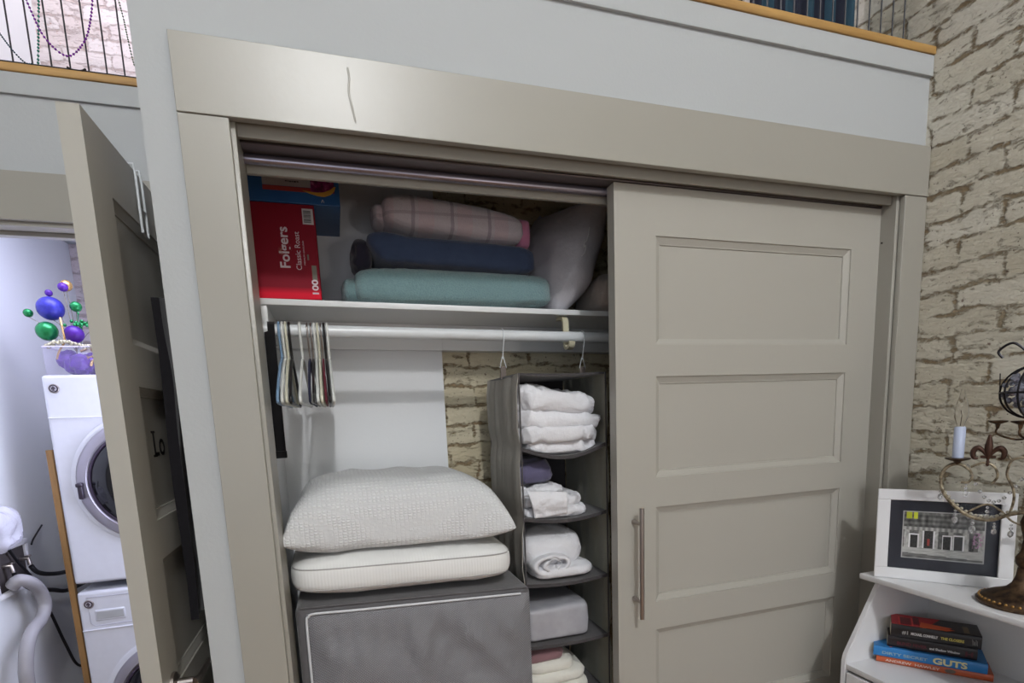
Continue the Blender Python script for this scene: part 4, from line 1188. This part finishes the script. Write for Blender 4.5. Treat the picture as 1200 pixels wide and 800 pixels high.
# ------------------------------------------------------------------ crystal table candelabra
LX, LY = 1.256, -.412
rr_ = Vector((.46, -.89, 0)).normalized(); ff_ = Vector((.89, .46, 0)).normalized()
bronze = NT('aged_bronze'); n = bronze.noise(60, 4)
bronze.base(bronze.ramp(n, [(.35, lin((52, 40, 34))), (.65, lin((104, 82, 60)))])); bronze.set(Roughness=.45, Metallic=.75); bronze = bronze.m
gilt = NT('worn_gilt'); n = gilt.noise(90, 4)
gilt.base(gilt.ramp(n, [(.35, lin((96, 84, 66))), (.6, lin((164, 152, 128)))])); gilt.set(Roughness=.5, Metallic=.4); gilt = gilt.m
t = NT('crystal'); t.base((.95, .96, .98)); t.set(Roughness=.02); t.b.inputs['Transmission Weight'].default_value = .85; t.b.inputs['IOR'].default_value = 1.5; crystal = t.m
t = NT('clear_bulb'); t.base((1, 1, 1)); t.set(Roughness=.0); t.b.inputs['Transmission Weight'].default_value = 1; t.b.inputs['IOR'].default_value = 1.12; bulb_m = t.m
lm = thing('candelabra_lamp', (LX, LY, 1.0005), 'bronze candelabra lamp hung with crystals on the bookcase top at the right edge', 'lamp')
def LP(u, w, z): return Vector((LX, LY, 0))+rr_*u+ff_*w+Vector((0, 0, z))
bm = bmesh.new(); lathe(bm, [(.080, 1.0008), (.083, 1.004), (.083, 1.009), (.076, 1.013), (.074, 1.018), (.060, 1.026), (.045, 1.032), (.030, 1.040), (.020, 1.052), (.014, 1.07), (.012, 1.09)], (LX, LY, 0), 48)
obj('lamp_base', bm, bronze, lm)
bm = bmesh.new()
for k in range(40):
    a = 2*PI*k/40; sph(bm, (LX+.0765*math.cos(a), LY+.0765*math.sin(a), 1.0145), .0034, 6, 5, sc=(1, 1, 1))
obj('beaded_rim', bm, plain('gilt_bead', (156, 118, 66), .4, .7), lm)
bm = bmesh.new(); lathe(bm, [(.010, 1.09), (.016, 1.10), (.018, 1.115), (.010, 1.13), (.007, 1.16), (.012, 1.18), (.016, 1.20), (.010, 1.22), (.006, 1.25), (.006, 1.33), (.012, 1.35), (.015, 1.365), (.008, 1.38), (.006, 1.42), (.010, 1.435)], (LX, LY, 0), 20)
obj('lamp_stem', bm, bronze, lm)
def arm(ang):
    c, s = math.cos(ang), math.sin(ang)
    def A(u, z, w=0): return LP(-u*c, -u*s, z)+Vector((0, 0, 0))
    bm = bmesh.new()
    tube(bm, smoothpath([A(.006, 1.225), A(.035, 1.215), A(.066, 1.199), A(.100, 1.201), A(.132, 1.222), A(.160, 1.258), A(.168, 1.295), A(.158, 1.322), A(.138, 1.332), A(.118, 1.322), A(.108, 1.303), A(.114, 1.288), A(.128, 1.286)], 6), [.0045]*30+[.004]*25+[.003]*18, 8)
    tube(bm, smoothpath([A(.006, 1.19), A(.03, 1.200), A(.05, 1.222), A(.075, 1.236), A(.10, 1.222), A(.12, 1.205)], 5), .0025, 6)
    tube(bm, smoothpath([A(.112, 1.325), A(.090, 1.336), A(.070, 1.328), A(.062, 1.305), A(.070, 1.288)], 5), .003, 6)
    tube(bm, smoothpath([A(.006, 1.34), A(.022, 1.35), A(.040, 1.342), A(.046, 1.31), A(.034, 1.28), A(.030, 1.25), A(.036, 1.21)], 5), .003, 6)
    tube(bm, smoothpath([A(.040, 1.342), A(.052, 1.36), A(.072, 1.368), A(.084, 1.385), A(.074, 1.405), A(.060, 1.400)], 5), .0026, 6)
    a_ = obj('scroll_arm', bm, gilt, lm)
    bx_ = A(.138, 0)
    bm = bmesh.new(); lathe(bm, [(.004, 1.330), (.008, 1.338), (.024, 1.343), (.026, 1.346), (.010, 1.347)], (bx_.x, bx_.y, 0), 20); obj('drip_pan', bm, bronze, a_)
    bm = bmesh.new(); lathe(bm, [(.0115, 1.347), (.0115, 1.420), (.009, 1.423)], (bx_.x, bx_.y, 0), 18); o = obj('candle_sleeve', bm, mat_flat('pale_blue_sleeve', (186, 196, 220), .5), a_)
    bm = bmesh.new(); lathe(bm, [(.006, 1.421), (.008, 1.428), (.0135, 1.446), (.0145, 1.458), (.012, 1.476), (.007, 1.494), (.002, 1.514)], (bx_.x, bx_.y, 0), 16); obj('candle_bulb', bm, bulb_m, a_)
    bm = bmesh.new(); tube(bm, [(bx_.x, bx_.y, 1.425), (bx_.x+.002, bx_.y, 1.45), (bx_.x-.002, bx_.y, 1.462)], .0008, 4); obj('filament', bm, bronze, a_)
    # crystal drops and chains
    bm = bmesh.new()
    rs = random.Random(int(ang*100))
    def drop(p, s_=1):
        for k, (dz, r_) in enumerate(((0, .0035), (-.009, .0045), (-.022, .0065))):
            bmesh.ops.create_icosphere(bm, subdivisions=1, radius=r_*s_, matrix=Matrix.Translation(p+Vector((0, 0, dz*s_))) @ Matrix.Diagonal((1, 1, 1.5 if k == 2 else 1, 1)))
    for u, z in ((.100, 1.196), (.134, 1.215), (.166, 1.268), (.060, 1.19), (.030, 1.19), (.118, 1.28), (.075, 1.228)): drop(A(u, z), rs.uniform(.8, 1.15))
    for k in range(12):
        t_ = k/11; u = .118*(1-t_)+.02*t_; z = 1.326*(1-t_)+1.30*t_-.07*math.sin(PI*t_)
        bmesh.ops.create_icosphere(bm, subdivisions=1, radius=.0048, matrix=Matrix.Translation(A(u, z)))
    for k in range(10):
        t_ = k/9; u = .155*(1-t_)+.05*t_; z = 1.25*(1-t_)+1.215*t_-.035*math.sin(PI*t_)
        bmesh.ops.create_icosphere(bm, subdivisions=1, radius=.0042, matrix=Matrix.Translation(A(u, z)))
    obj('crystal_chain', bm, crystal, a_, 0)
    bm = bmesh.new()
    low = smoothpath([A(.018, 1.222), A(.035, 1.222), A(.066, 1.206), A(.100, 1.208), A(.132, 1.229), A(.160, 1.264), A(.174, 1.295)], 7)
    for k, p in enumerate(low):
        if k % 2 == 0: bmesh.ops.create_icosphere(bm, subdivisions=1, radius=.0042, matrix=Matrix.Translation(p))
    obj('pearl_string', bm, mat_flat('milky_bead', (176, 170, 152), .3), a_)
    return A
A0 = arm(0.0)
arm(math.radians(115)); arm(math.radians(235))
# fleur-de-lis ornament on the near arm
bm = bmesh.new()
def fl(u, z, r, su=1, sz=1): sph(bm, A0(u, z), r, 12, 8, sc=(1, 1, 1))
c0 = A0(.082, 1.360)
def petal(pts, rs_): tube(bm, smoothpath([A0(.082-a, 1.342+b) for a, b in pts], 5), [rs_[0]+(rs_[1]-rs_[0])*math.sin(PI*min(1, k/(5*(len(pts)-1))))for k in range(5*(len(pts)-1)+1)], 8)
petal([(0, .0), (0, .02), (0, .038), (0, .062)], (.0018, .0085))
for s in (-1, 1): petal([(0, .004), (s*.008, .020), (s*.020, .030), (s*.028, .020), (s*.026, .006), (s*.018, .004)], (.002, .0062))
tube(bm, [A0(.068, 1.350), A0(.096, 1.350)], .003, 8)
petal([(0, .004), (0, -.008), (0, -.014)], (.001, .004))
o = obj('fleur_ornament', bm, plain('rust_bronze', (78, 54, 44), .5, .6), lm); o['label'] = 'dark fleur-de-lis ornament'
# upper drip pans
for u, w in ((-.070, .0), (-.030, -.03), (.05, .02)):
    p = LP(u, w, 0); bm = bmesh.new(); lathe(bm, [(.003, 1.418), (.005, 1.428), (.017, 1.433), (.018, 1.436), (.004, 1.437)], (p.x, p.y, 0), 18)
    tube(bm, smoothpath([LP(0, 0, 1.40), LP(u*.5, w*.5, 1.392), LP(u, w, 1.405), LP(u, w, 1.42)], 4), .0025, 6)
    obj('upper_pan', bm, bronze, lm)
# crystal globe: cage of wire with faceted drops
gc = Vector((LX, LY, 1.500))-rr_*.012; gr = .060
bm = bmesh.new()
for k in range(6):
    a = PI*k/6; ax = Vector((math.cos(a), math.sin(a), 0))
    tube(bm, [gc+ax*(gr*math.cos(q*PI/16))+Vector((0, 0, gr*math.sin(q*PI/16))) for q in range(32)], .0022, 6, True)
tube(bm, [gc+Vector((gr*math.cos(q*PI/16), gr*math.sin(q*PI/16), 0)) for q in range(32)], .0022, 6, True)
tube(bm, smoothpath([gc+Vector((0, 0, -gr)), gc+Vector((0, 0, -gr-.008))], 2), .007, 10)
tube(bm, smoothpath([gc+Vector((0, 0, gr)), gc-rr_*.02+Vector((0, 0, gr+.03)), gc-rr_*.045+Vector((0, 0, gr+.052)), gc-rr_*.068+Vector((0, 0, gr+.036)), gc-rr_*.060+Vector((0, 0, gr+.02))], 5), .003, 6)
tube(bm, [gc-rr_*.062+Vector((0, 0, .045)), gc-rr_*.060+Vector((0, 0, .004))], .0012, 5)
obj('globe_cage', bm, mat_flat('black_wire_cage', (36, 34, 38), .35, .6), lm)
bm = bmesh.new(); rs = random.Random(3)
for k in range(80):
    v = Vector((rs.gauss(0, 1), rs.gauss(0, 1), rs.gauss(0, 1))).normalized()*gr*rs.uniform(.35, .92)
    bmesh.ops.create_icosphere(bm, subdivisions=1, radius=rs.uniform(.006, .011), matrix=Matrix.Translation(gc+v) @ Matrix.Rotation(rs.uniform(0, 3), 4, 'X'))
t = NT('smoky_crystal'); t.base((.30, .31, .38)); t.set(Roughness=.06, Metallic=.55); t.b.inputs['Coat Weight'].default_value = .6
obj('globe_crystals', bm, t.m, lm, 0)

# ------------------------------------------------------------------ laundry room
DY = 1.15
ap = M['appliance']
def machine(name, z0, z1, label, cz, has_drawer):
    x0, x1 = -1.242, -.650
    t = thing(name, ((x0+x1)/2, DY+.33, z0), label, 'dryer' if name == 'dryer' else 'washing machine')
    obj('cabinet', B(x0, x1, DY, DY+.66, z0+.012, z1, .012, seg=3), ap, t)
    cx = (x0+x1)/2
    # raised front plate seam
    zs_ = z1-.152
    bm = B(x0+.004, x1-.004, DY-.004, DY+.004, zs_, zs_+.0025); obj('panel_seam', bm, mat_flat('pale_seam', (236, 238, 248), .3), t)
    bm = bmesh.new(); lathe(bm, [(.252, .0), (.252, -.004), (.240, -.010), (.232, -.010)], (cx, DY, cz), 64, 'y'); obj('door_plate', bm, ap, t)
    bm = bmesh.new(); prof = [(.232, -.008), (.232, -.020), (.222, -.030), (.196, -.036), (.190, -.030), (.186, -.022)]
    lathe(bm, prof, (cx, DY, cz), 64, 'y'); dd = obj('porthole_door', bm, M['grey_plastic'], t)
    bm = bmesh.new(); lathe(bm, [(.191, -.028), (.189, -.034), (.183, -.036), (.178, -.030)], (cx, DY, cz), 64, 'y'); obj('door_gasket', bm, plain('dark_ring', (66, 56, 74), .3, .4), dd)
    bm = bmesh.new(); lathe(bm, [(.181, -.0315), (.172, -.040), (.120, -.060), (.05, -.066), (.001, -.066)], (cx, DY, cz), 64, 'y'); obj('porthole_glass', bm, M['black_glass'], dd)
    bm = bmesh.new()
    a = math.radians(184); q = Vector((cx+.214*math.cos(a), DY-.036, cz+.214*math.sin(a)))
    box(bm, q.x-.008, q.x+.008, q.y-.012, q.y+.008, q.z-.040, q.z+.020, .004); box(bm, q.x-.012, q.x+.010, q.y-.014, q.y+.006, q.z+.004, q.z+.018, .004)
    obj('door_latch', bm, mat_flat('latch_dark', (60, 54, 66), .3, .3), dd)
    # round badge
    bzx, bzz = x0+.036, z1-.048
    bm = bmesh.new(); lathe(bm, [(.0165, 0), (.0165, -.003), (.015, -.005), (.001, -.005)], (bzx, DY, bzz), 24, 'y'); bd_ = obj('badge', bm, M['chrome'], t)
    bm = bmesh.new(); lathe(bm, [(.0135, -.005), (.0135, -.006), (.001, -.006)], (bzx, DY, bzz), 24, 'y'); obj('badge_face', bm, mat_flat('badge_dark', (74, 66, 78), .3, .5), bd_)
    bm = bmesh.new()
    tube(bm, [(bzx+.009*math.cos(k*PI/12), DY-.0066, bzz+.009*math.sin(k*PI/12)) for k in range(24)], .0008, 5, True)
    for s in (-1, 1): tube(bm, smoothpath([(bzx+s*.002, DY-.0066, bzz+.006), (bzx+s*.007, DY-.0066, bzz+.002), (bzx+s*.006, DY-.0066, bzz-.005), (bzx+s*.002, DY-.0066, bzz-.002)], 4), .0008, 5)
    obj('badge_monogram', bm, mat_flat('badge_silver', (200, 198, 206), .3, .5), bd_)
    if has_drawer:
        bm = bmesh.new()
        P = [(x0+.030, z1-.022), (x1-.04, z1-.028), (x1-.04, z1-.125), (x0+.046, z1-.136), (x0+.034, z1-.125)]
        tube(bm, [Vector((a, DY-.0005, b)) for a, b in P], .0014, 6, True); obj('fascia_line', bm, mat_flat('seam_shadow', (176, 176, 192), .5), t)
        bm = bmesh.new(); box(bm, x0+.050, x0+.150, DY-.003, DY+.004, z1-.118, z1-.074, .004); dw = obj('detergent_drawer', bm, ap, t)
        bm = bmesh.new(); box(bm, x0+.055, x0+.145, DY-.0042, DY+.002, z1-.111, z1-.080, .002); obj('drawer_grip', bm, mat_flat('grip_grey', (166, 168, 172), .4), dw)
        bm = bmesh.new(); box(bm, x0+.26, x0+.42, DY-.0030, DY+.002, z1-.105, z1-.06, .003); obj('control_display', bm, M['black_glass'], t)
    return t
machine('washing_machine', .02, .893, 'white front-loading washing machine under the matching dryer', .44, True)
machine('dryer', .912, 1.697, 'white front-loading dryer stacked on the washing machine', 1.305, False)
# lumber upright beside the machines
bm = B(-1.290, -1.270, 1.215, 1.235, 0, 1.43, .001)
tag(obj('wooden_post', bm, M['lumber']), 'rough upright board between the stacked machines and the laundry wall', 'board')
# valve box on the wall
vb = thing('valve_box', (XL, 1.11, .93), 'recessed white laundry valve box on the left wall', 'valve box')
bm = bmesh.new()
X = XL+.002
for a in ((1.02, 1.25, .925, .945), (1.02, 1.25, 1.085, 1.105), (1.02, 1.04, .945, 1.085), (1.23, 1.25, .945, 1.085)): box(bm, X, X+.012, a[0], a[1], a[2], a[3], .002)
obj('box_rim', bm, M['white_paint'], vb)
obj('box_interior', B(X, X+.003, 1.04, 1.23, .945, 1.085), mat_flat('box_dark', (72, 66, 66), .8), vb)
for y in (1.09, 1.20):
    bm = bmesh.new(); tube(bm, [(X, y, 1.035), (X+.028, y, 1.035), (X+.030, y, 1.01)], .0075, 10); box(bm, X+.020, X+.036, y-.009, y+.009, 1.041, 1.047, .002); obj('valve', bm, M['chrome'], vb)
def cable(name, pts, r, m, label, cat='hose'):
    bm = bmesh.new(); tube(bm, smoothpath(pts, 8), r, 12); return tag(obj(name, bm, m), label, cat)
xw = XL+.03
xh = XL+.075
cable('drain_hose', [(XL+.030, 1.075, .965), (XL+.055, 1.07, .985), (xh, 1.095, .965), (xh, 1.142, .92), (xh, 1.158, .862), (xh, 1.120, .820), (xh, 1.050, .800), (xh, 1.005, .760), (xh, .978, .70), (xh, .969, .64), (xh, .965, .40), (xh, .975, .2), (xh, .99, .04)], .0215, plain('grey_hose', (150, 148, 152), .5), 'thick grey corrugated drain hose arching down from the valve box')
xs_ = XL+.041
cable('supply_hose', [(XL+.034, 1.20, 1.005), (xs_, 1.22, .975), (xs_, 1.30, .945), (xs_, 1.43, .918), (xs_, 1.60, .905)], .0085, M['dark_rubber'], 'upper black rubber hose running from the valves behind the dryer')
cable('supply_hose', [(XL+.034, 1.09, 1.005), (xs_, 1.13, .95), (xs_, 1.19, .915), (xs_, 1.30, .880), (xs_, 1.42, .842), (xs_, 1.6, .83)], .0085, M['dark_rubber'], 'lower black rubber hose running from the valves behind the washer')
xc = XL+.0205
cable('power_cord', [(xc, 1.00, 1.30), (xc, 1.065, 1.17), (xc, 1.14, 1.05), (xc, 1.24, .93), (xc, 1.31, .78), (xc, 1.38, .62), (xc, 1.45, .50), (xc, 1.6, .44)], .0052, M['dark_rubber'], 'long black cord running diagonally down the laundry wall', 'cord')
cable('thin_cable', [(XL+.018, 1.262, 1.075), (XL+.010, 1.30, 1.09), (XL+.010, 1.375, 1.13)], .003, M['dark_rubber'], 'thin black cable end sticking up right of the valve box', 'cable')
# crumpled plastic above the valve box
t = NT('clear_bag'); t.base(lin((214, 214, 226))); t.set(Roughness=.15, Alpha=.65); n = t.noise(30, 4); t.bump(n, .8, .01)
bm = bmesh.new(); blob(bm, (XL+.045, 1.02, 1.175), .038, .095, .07, .8, .8, 50, 26, wr(.022, 16, 5))
for v in bm.verts: v.co.x = max(v.co.x, XL+.002)
tag(obj('plastic_bag', bm, t.m, smooth=30), 'crumpled clear plastic bag above the valve box', 'plastic bag')

# storage bag of carnival decorations on the dryer
t = NT('bag_clear_vinyl'); t.base(lin((210, 205, 235))); t.set(Roughness=.08); t.b.inputs['Transmission Weight'].default_value = .0; t.set(Alpha=.07); vinyl = t.m
bgx0, bgx1, bgy0, bgy1, bgz0, bgz1 = -1.236, -1.00, 1.185, 1.40, 1.699, 1.800
bgt = thing('decoration_bin', ((bgx0+bgx1)/2, 1.3, bgz0), 'clear plastic bin of purple tinsel standing on the dryer', 'bin')
bm = bmesh.new()
for a in ((bgx0, bgx1, bgy0, bgy0+.0015), (bgx0, bgx1, bgy1-.0015, bgy1), (bgx0, bgx0+.0015, bgy0, bgy1), (bgx1-.0015, bgx1, bgy0, bgy1)): box(bm, a[0], a[1], a[2], a[3], bgz0, bgz1)
box(bm, bgx0, bgx1, bgy0, bgy1, bgz0, bgz0+.0015)
obj('bin_wall', bm, vinyl, bgt)
bm = bmesh.new(); tube(bm, [(bgx0, bgy0, bgz1), (bgx1, bgy0, bgz1), (bgx1, bgy1, bgz1), (bgx0, bgy1, bgz1)], .0025, 6, True)
obj('bin_rim', bm, mat_flat('bin_rim_clear', (214, 208, 232), .2), bgt)
def foil(name, rgb, metal=.7, rough=.25):
    t = NT(name); n = t.noise(90, 3); t.base(t.mix(n, lin(tuple(x*.6 for x in rgb)), lin(rgb))); t.set(Roughness=rough, Metallic=metal); t.bump(n, .5, .003); return t.m
purple, green, gold, blue = foil('purple_foil', (92, 30, 168), .1, .4), foil('green_foil', (40, 160, 90), .5), foil('gold_foil', (220, 176, 110), .5), foil('blue_glitter', (62, 62, 190), .2, .4)
bm = bmesh.new(); rs = random.Random(5)
for k in range(16):
    c = Vector((rs.uniform(bgx0+.035, -1.10), rs.uniform(bgy0+.03, bgy1-.04), rs.uniform(bgz0+.03, bgz1-.028)))
    blob(bm, c, .030, .028, .026, .9, .9, 18, 12, wr(.012, 30, k))
for v in bm.verts:
    v.co.x = min(max(v.co.x, bgx0+.003), bgx1-.003); v.co.y = max(v.co.y, bgy0+.003); v.co.z = max(v.co.z, bgz0+.003)
o = tag(obj('tinsel', bm, purple, smooth=30), 'shiny purple tinsel filling the clear bin on the dryer', 'tinsel', kind='stuff')
bm = bmesh.new()
for k in range(10):
    c = Vector((rs.uniform(-1.12, -1.04), rs.uniform(bgy0+.02, bgy0+.08), rs.uniform(bgz0+.02, bgz1+.01)))
    tube(bm, smoothpath([c, c+Vector((rs.uniform(-.03, .03), 0, .02)), c+Vector((rs.uniform(-.04, .04), .01, .0))], 4), .005, 6)
for v in bm.verts: v.co.z = max(v.co.z, bgz0+.003)
tag(obj('gold_ribbon', bm, gold), 'gold ribbon curls in the right half of the clear bin', 'ribbon', kind='stuff')
bm = bmesh.new(); P = smoothpath([(-1.225, 1.20, 1.800), (-1.19, 1.19, 1.815), (-1.15, 1.19, 1.812), (-1.11, 1.19, 1.800), (-1.07, 1.19, 1.806)], 10)
for k, p in enumerate(P): sph(bm, p+Vector((rs.uniform(-.004, .004), rs.uniform(-.006, .006), rs.uniform(-.005, .005))), .0062, 8, 6)
tube(bm, P[::4], .002, 4)
tag(obj('gold_bead_garland', bm, foil('pale_gold_bead', (214, 208, 178), .4)), 'pale gold bead garland along the top of the clear bin', 'garland')
# ball ornaments on picks
ar = thing('ball_arrangement', (-1.17, 1.27, bgz0+.003), 'spray of purple, green and blue glitter balls on wires rising from the bin', 'decoration')
def ball(x, z, r, m, y=1.26, seg=24):
    bm = bmesh.new(); sph(bm, (x, y, z), r, seg, 16)
    b = obj('ball', bm, m, ar, 180)
    bm = bmesh.new(); tube(bm, smoothpath([(x, y, z-r*.9), (x*.5-.58, y+.005, (z+1.80)/2), (-1.165, 1.27, 1.79), (-1.165, 1.27, 1.71)], 5), .0011, 5); obj('wire', bm, gilt, b)
    return b
ball(-1.222, 1.945, .042, blue); ball(-1.238, 1.862, .034, green, 1.245); ball(-1.152, 1.850, .031, purple, 1.235)
ball(-1.292, 1.928, .015, green); ball(-1.143, 1.953, .019, green); ball(-1.220, 2.000, .012, purple); ball(-1.170, 2.020, .016, purple, 1.25); ball(-1.168, 2.030, .020, gold, 1.272)
ball(-1.10, 1.89, .018, green)
bm = bmesh.new(); tube(bm, smoothpath([(-1.18, 1.215, 1.905), (-1.172, 1.20, 1.86), (-1.170, 1.195, 1.82), (-1.188, 1.19, 1.785), (-1.20, 1.19, 1.755)], 4), .0032, 6)
obj('gold_pick', bm, gold, ar)
bm = bmesh.new()
for k in range(26):
    sph(bm, (-1.13+rs.uniform(-.045, .04), 1.245+rs.uniform(-.02, .03), 1.880+rs.uniform(-.02, .018)), .006, 6, 5)
tube(bm, [(-1.16, 1.25, 1.87), (-1.14, 1.25, 1.90), (-1.135, 1.25, 1.925)], .0015, 5); sph(bm, (-1.135, 1.25, 1.928), .004, 6, 5)
obj('green_beads', bm, green, ar)

# ------------------------------------------------------------------ light
def area(name, loc, rot, sx_, sy_, e, col):
    l = bpy.data.lights.new(name, 'AREA'); l.shape = 'RECTANGLE'; l.size = sx_; l.size_y = sy_; l.energy = e; l.color = col
    o = bpy.data.objects.new(name, l); COL.objects.link(o); o.location = loc; o.rotation_euler = rot; return o
def point(name, loc, e, col, r=.06):
    l = bpy.data.lights.new(name, 'POINT'); l.energy = e; l.color = col; l.shadow_soft_size = r
    o = bpy.data.objects.new(name, l); COL.objects.link(o); o.location = loc; return o
point('ceiling_light', (-.07, -3.70, 4.15), 250, (.99, .99, 1), .10)
point('warm_fill_light', (.9, -2.9, 1.2), 17, (1, .91, .86), .12)  # added warm fill for the lower part of the view; no floor lamp here
area('cool_fill_light', (-1.0, -3.95, 1.6), (math.radians(90), 0, 0), 2.4, 1.6, 18, (.84, .90, 1))  # soft cool fill added behind the camera; the wall has no window
area('laundry_light', (-.95, 1.02, 2.36), (0, 0, 0), .7, .35, 10, (.74, .75, 1))
point('laundry_fill_light', (-.70, .98, 1.40), 19, (.74, .77, 1), .25)  # added fill hidden behind the open door, brightens machines and laundry wall
point('loft_light', (-.5, 1.35, 3.9), 48, (.92, .88, 1), .12)
w = bpy.data.worlds.new('world'); bpy.context.scene.world = w; w.use_nodes = True
w.node_tree.nodes['Background'].inputs[0].default_value = (.5, .52, .56, 1); w.node_tree.nodes['Background'].inputs[1].default_value = .3
sc = bpy.context.scene
sc.view_settings.view_transform = 'Standard'; sc.view_settings.look = 'None'; sc.view_settings.gamma = 1; sc.view_settings.use_curve_mapping = False
sc.view_settings.exposure = 0.0
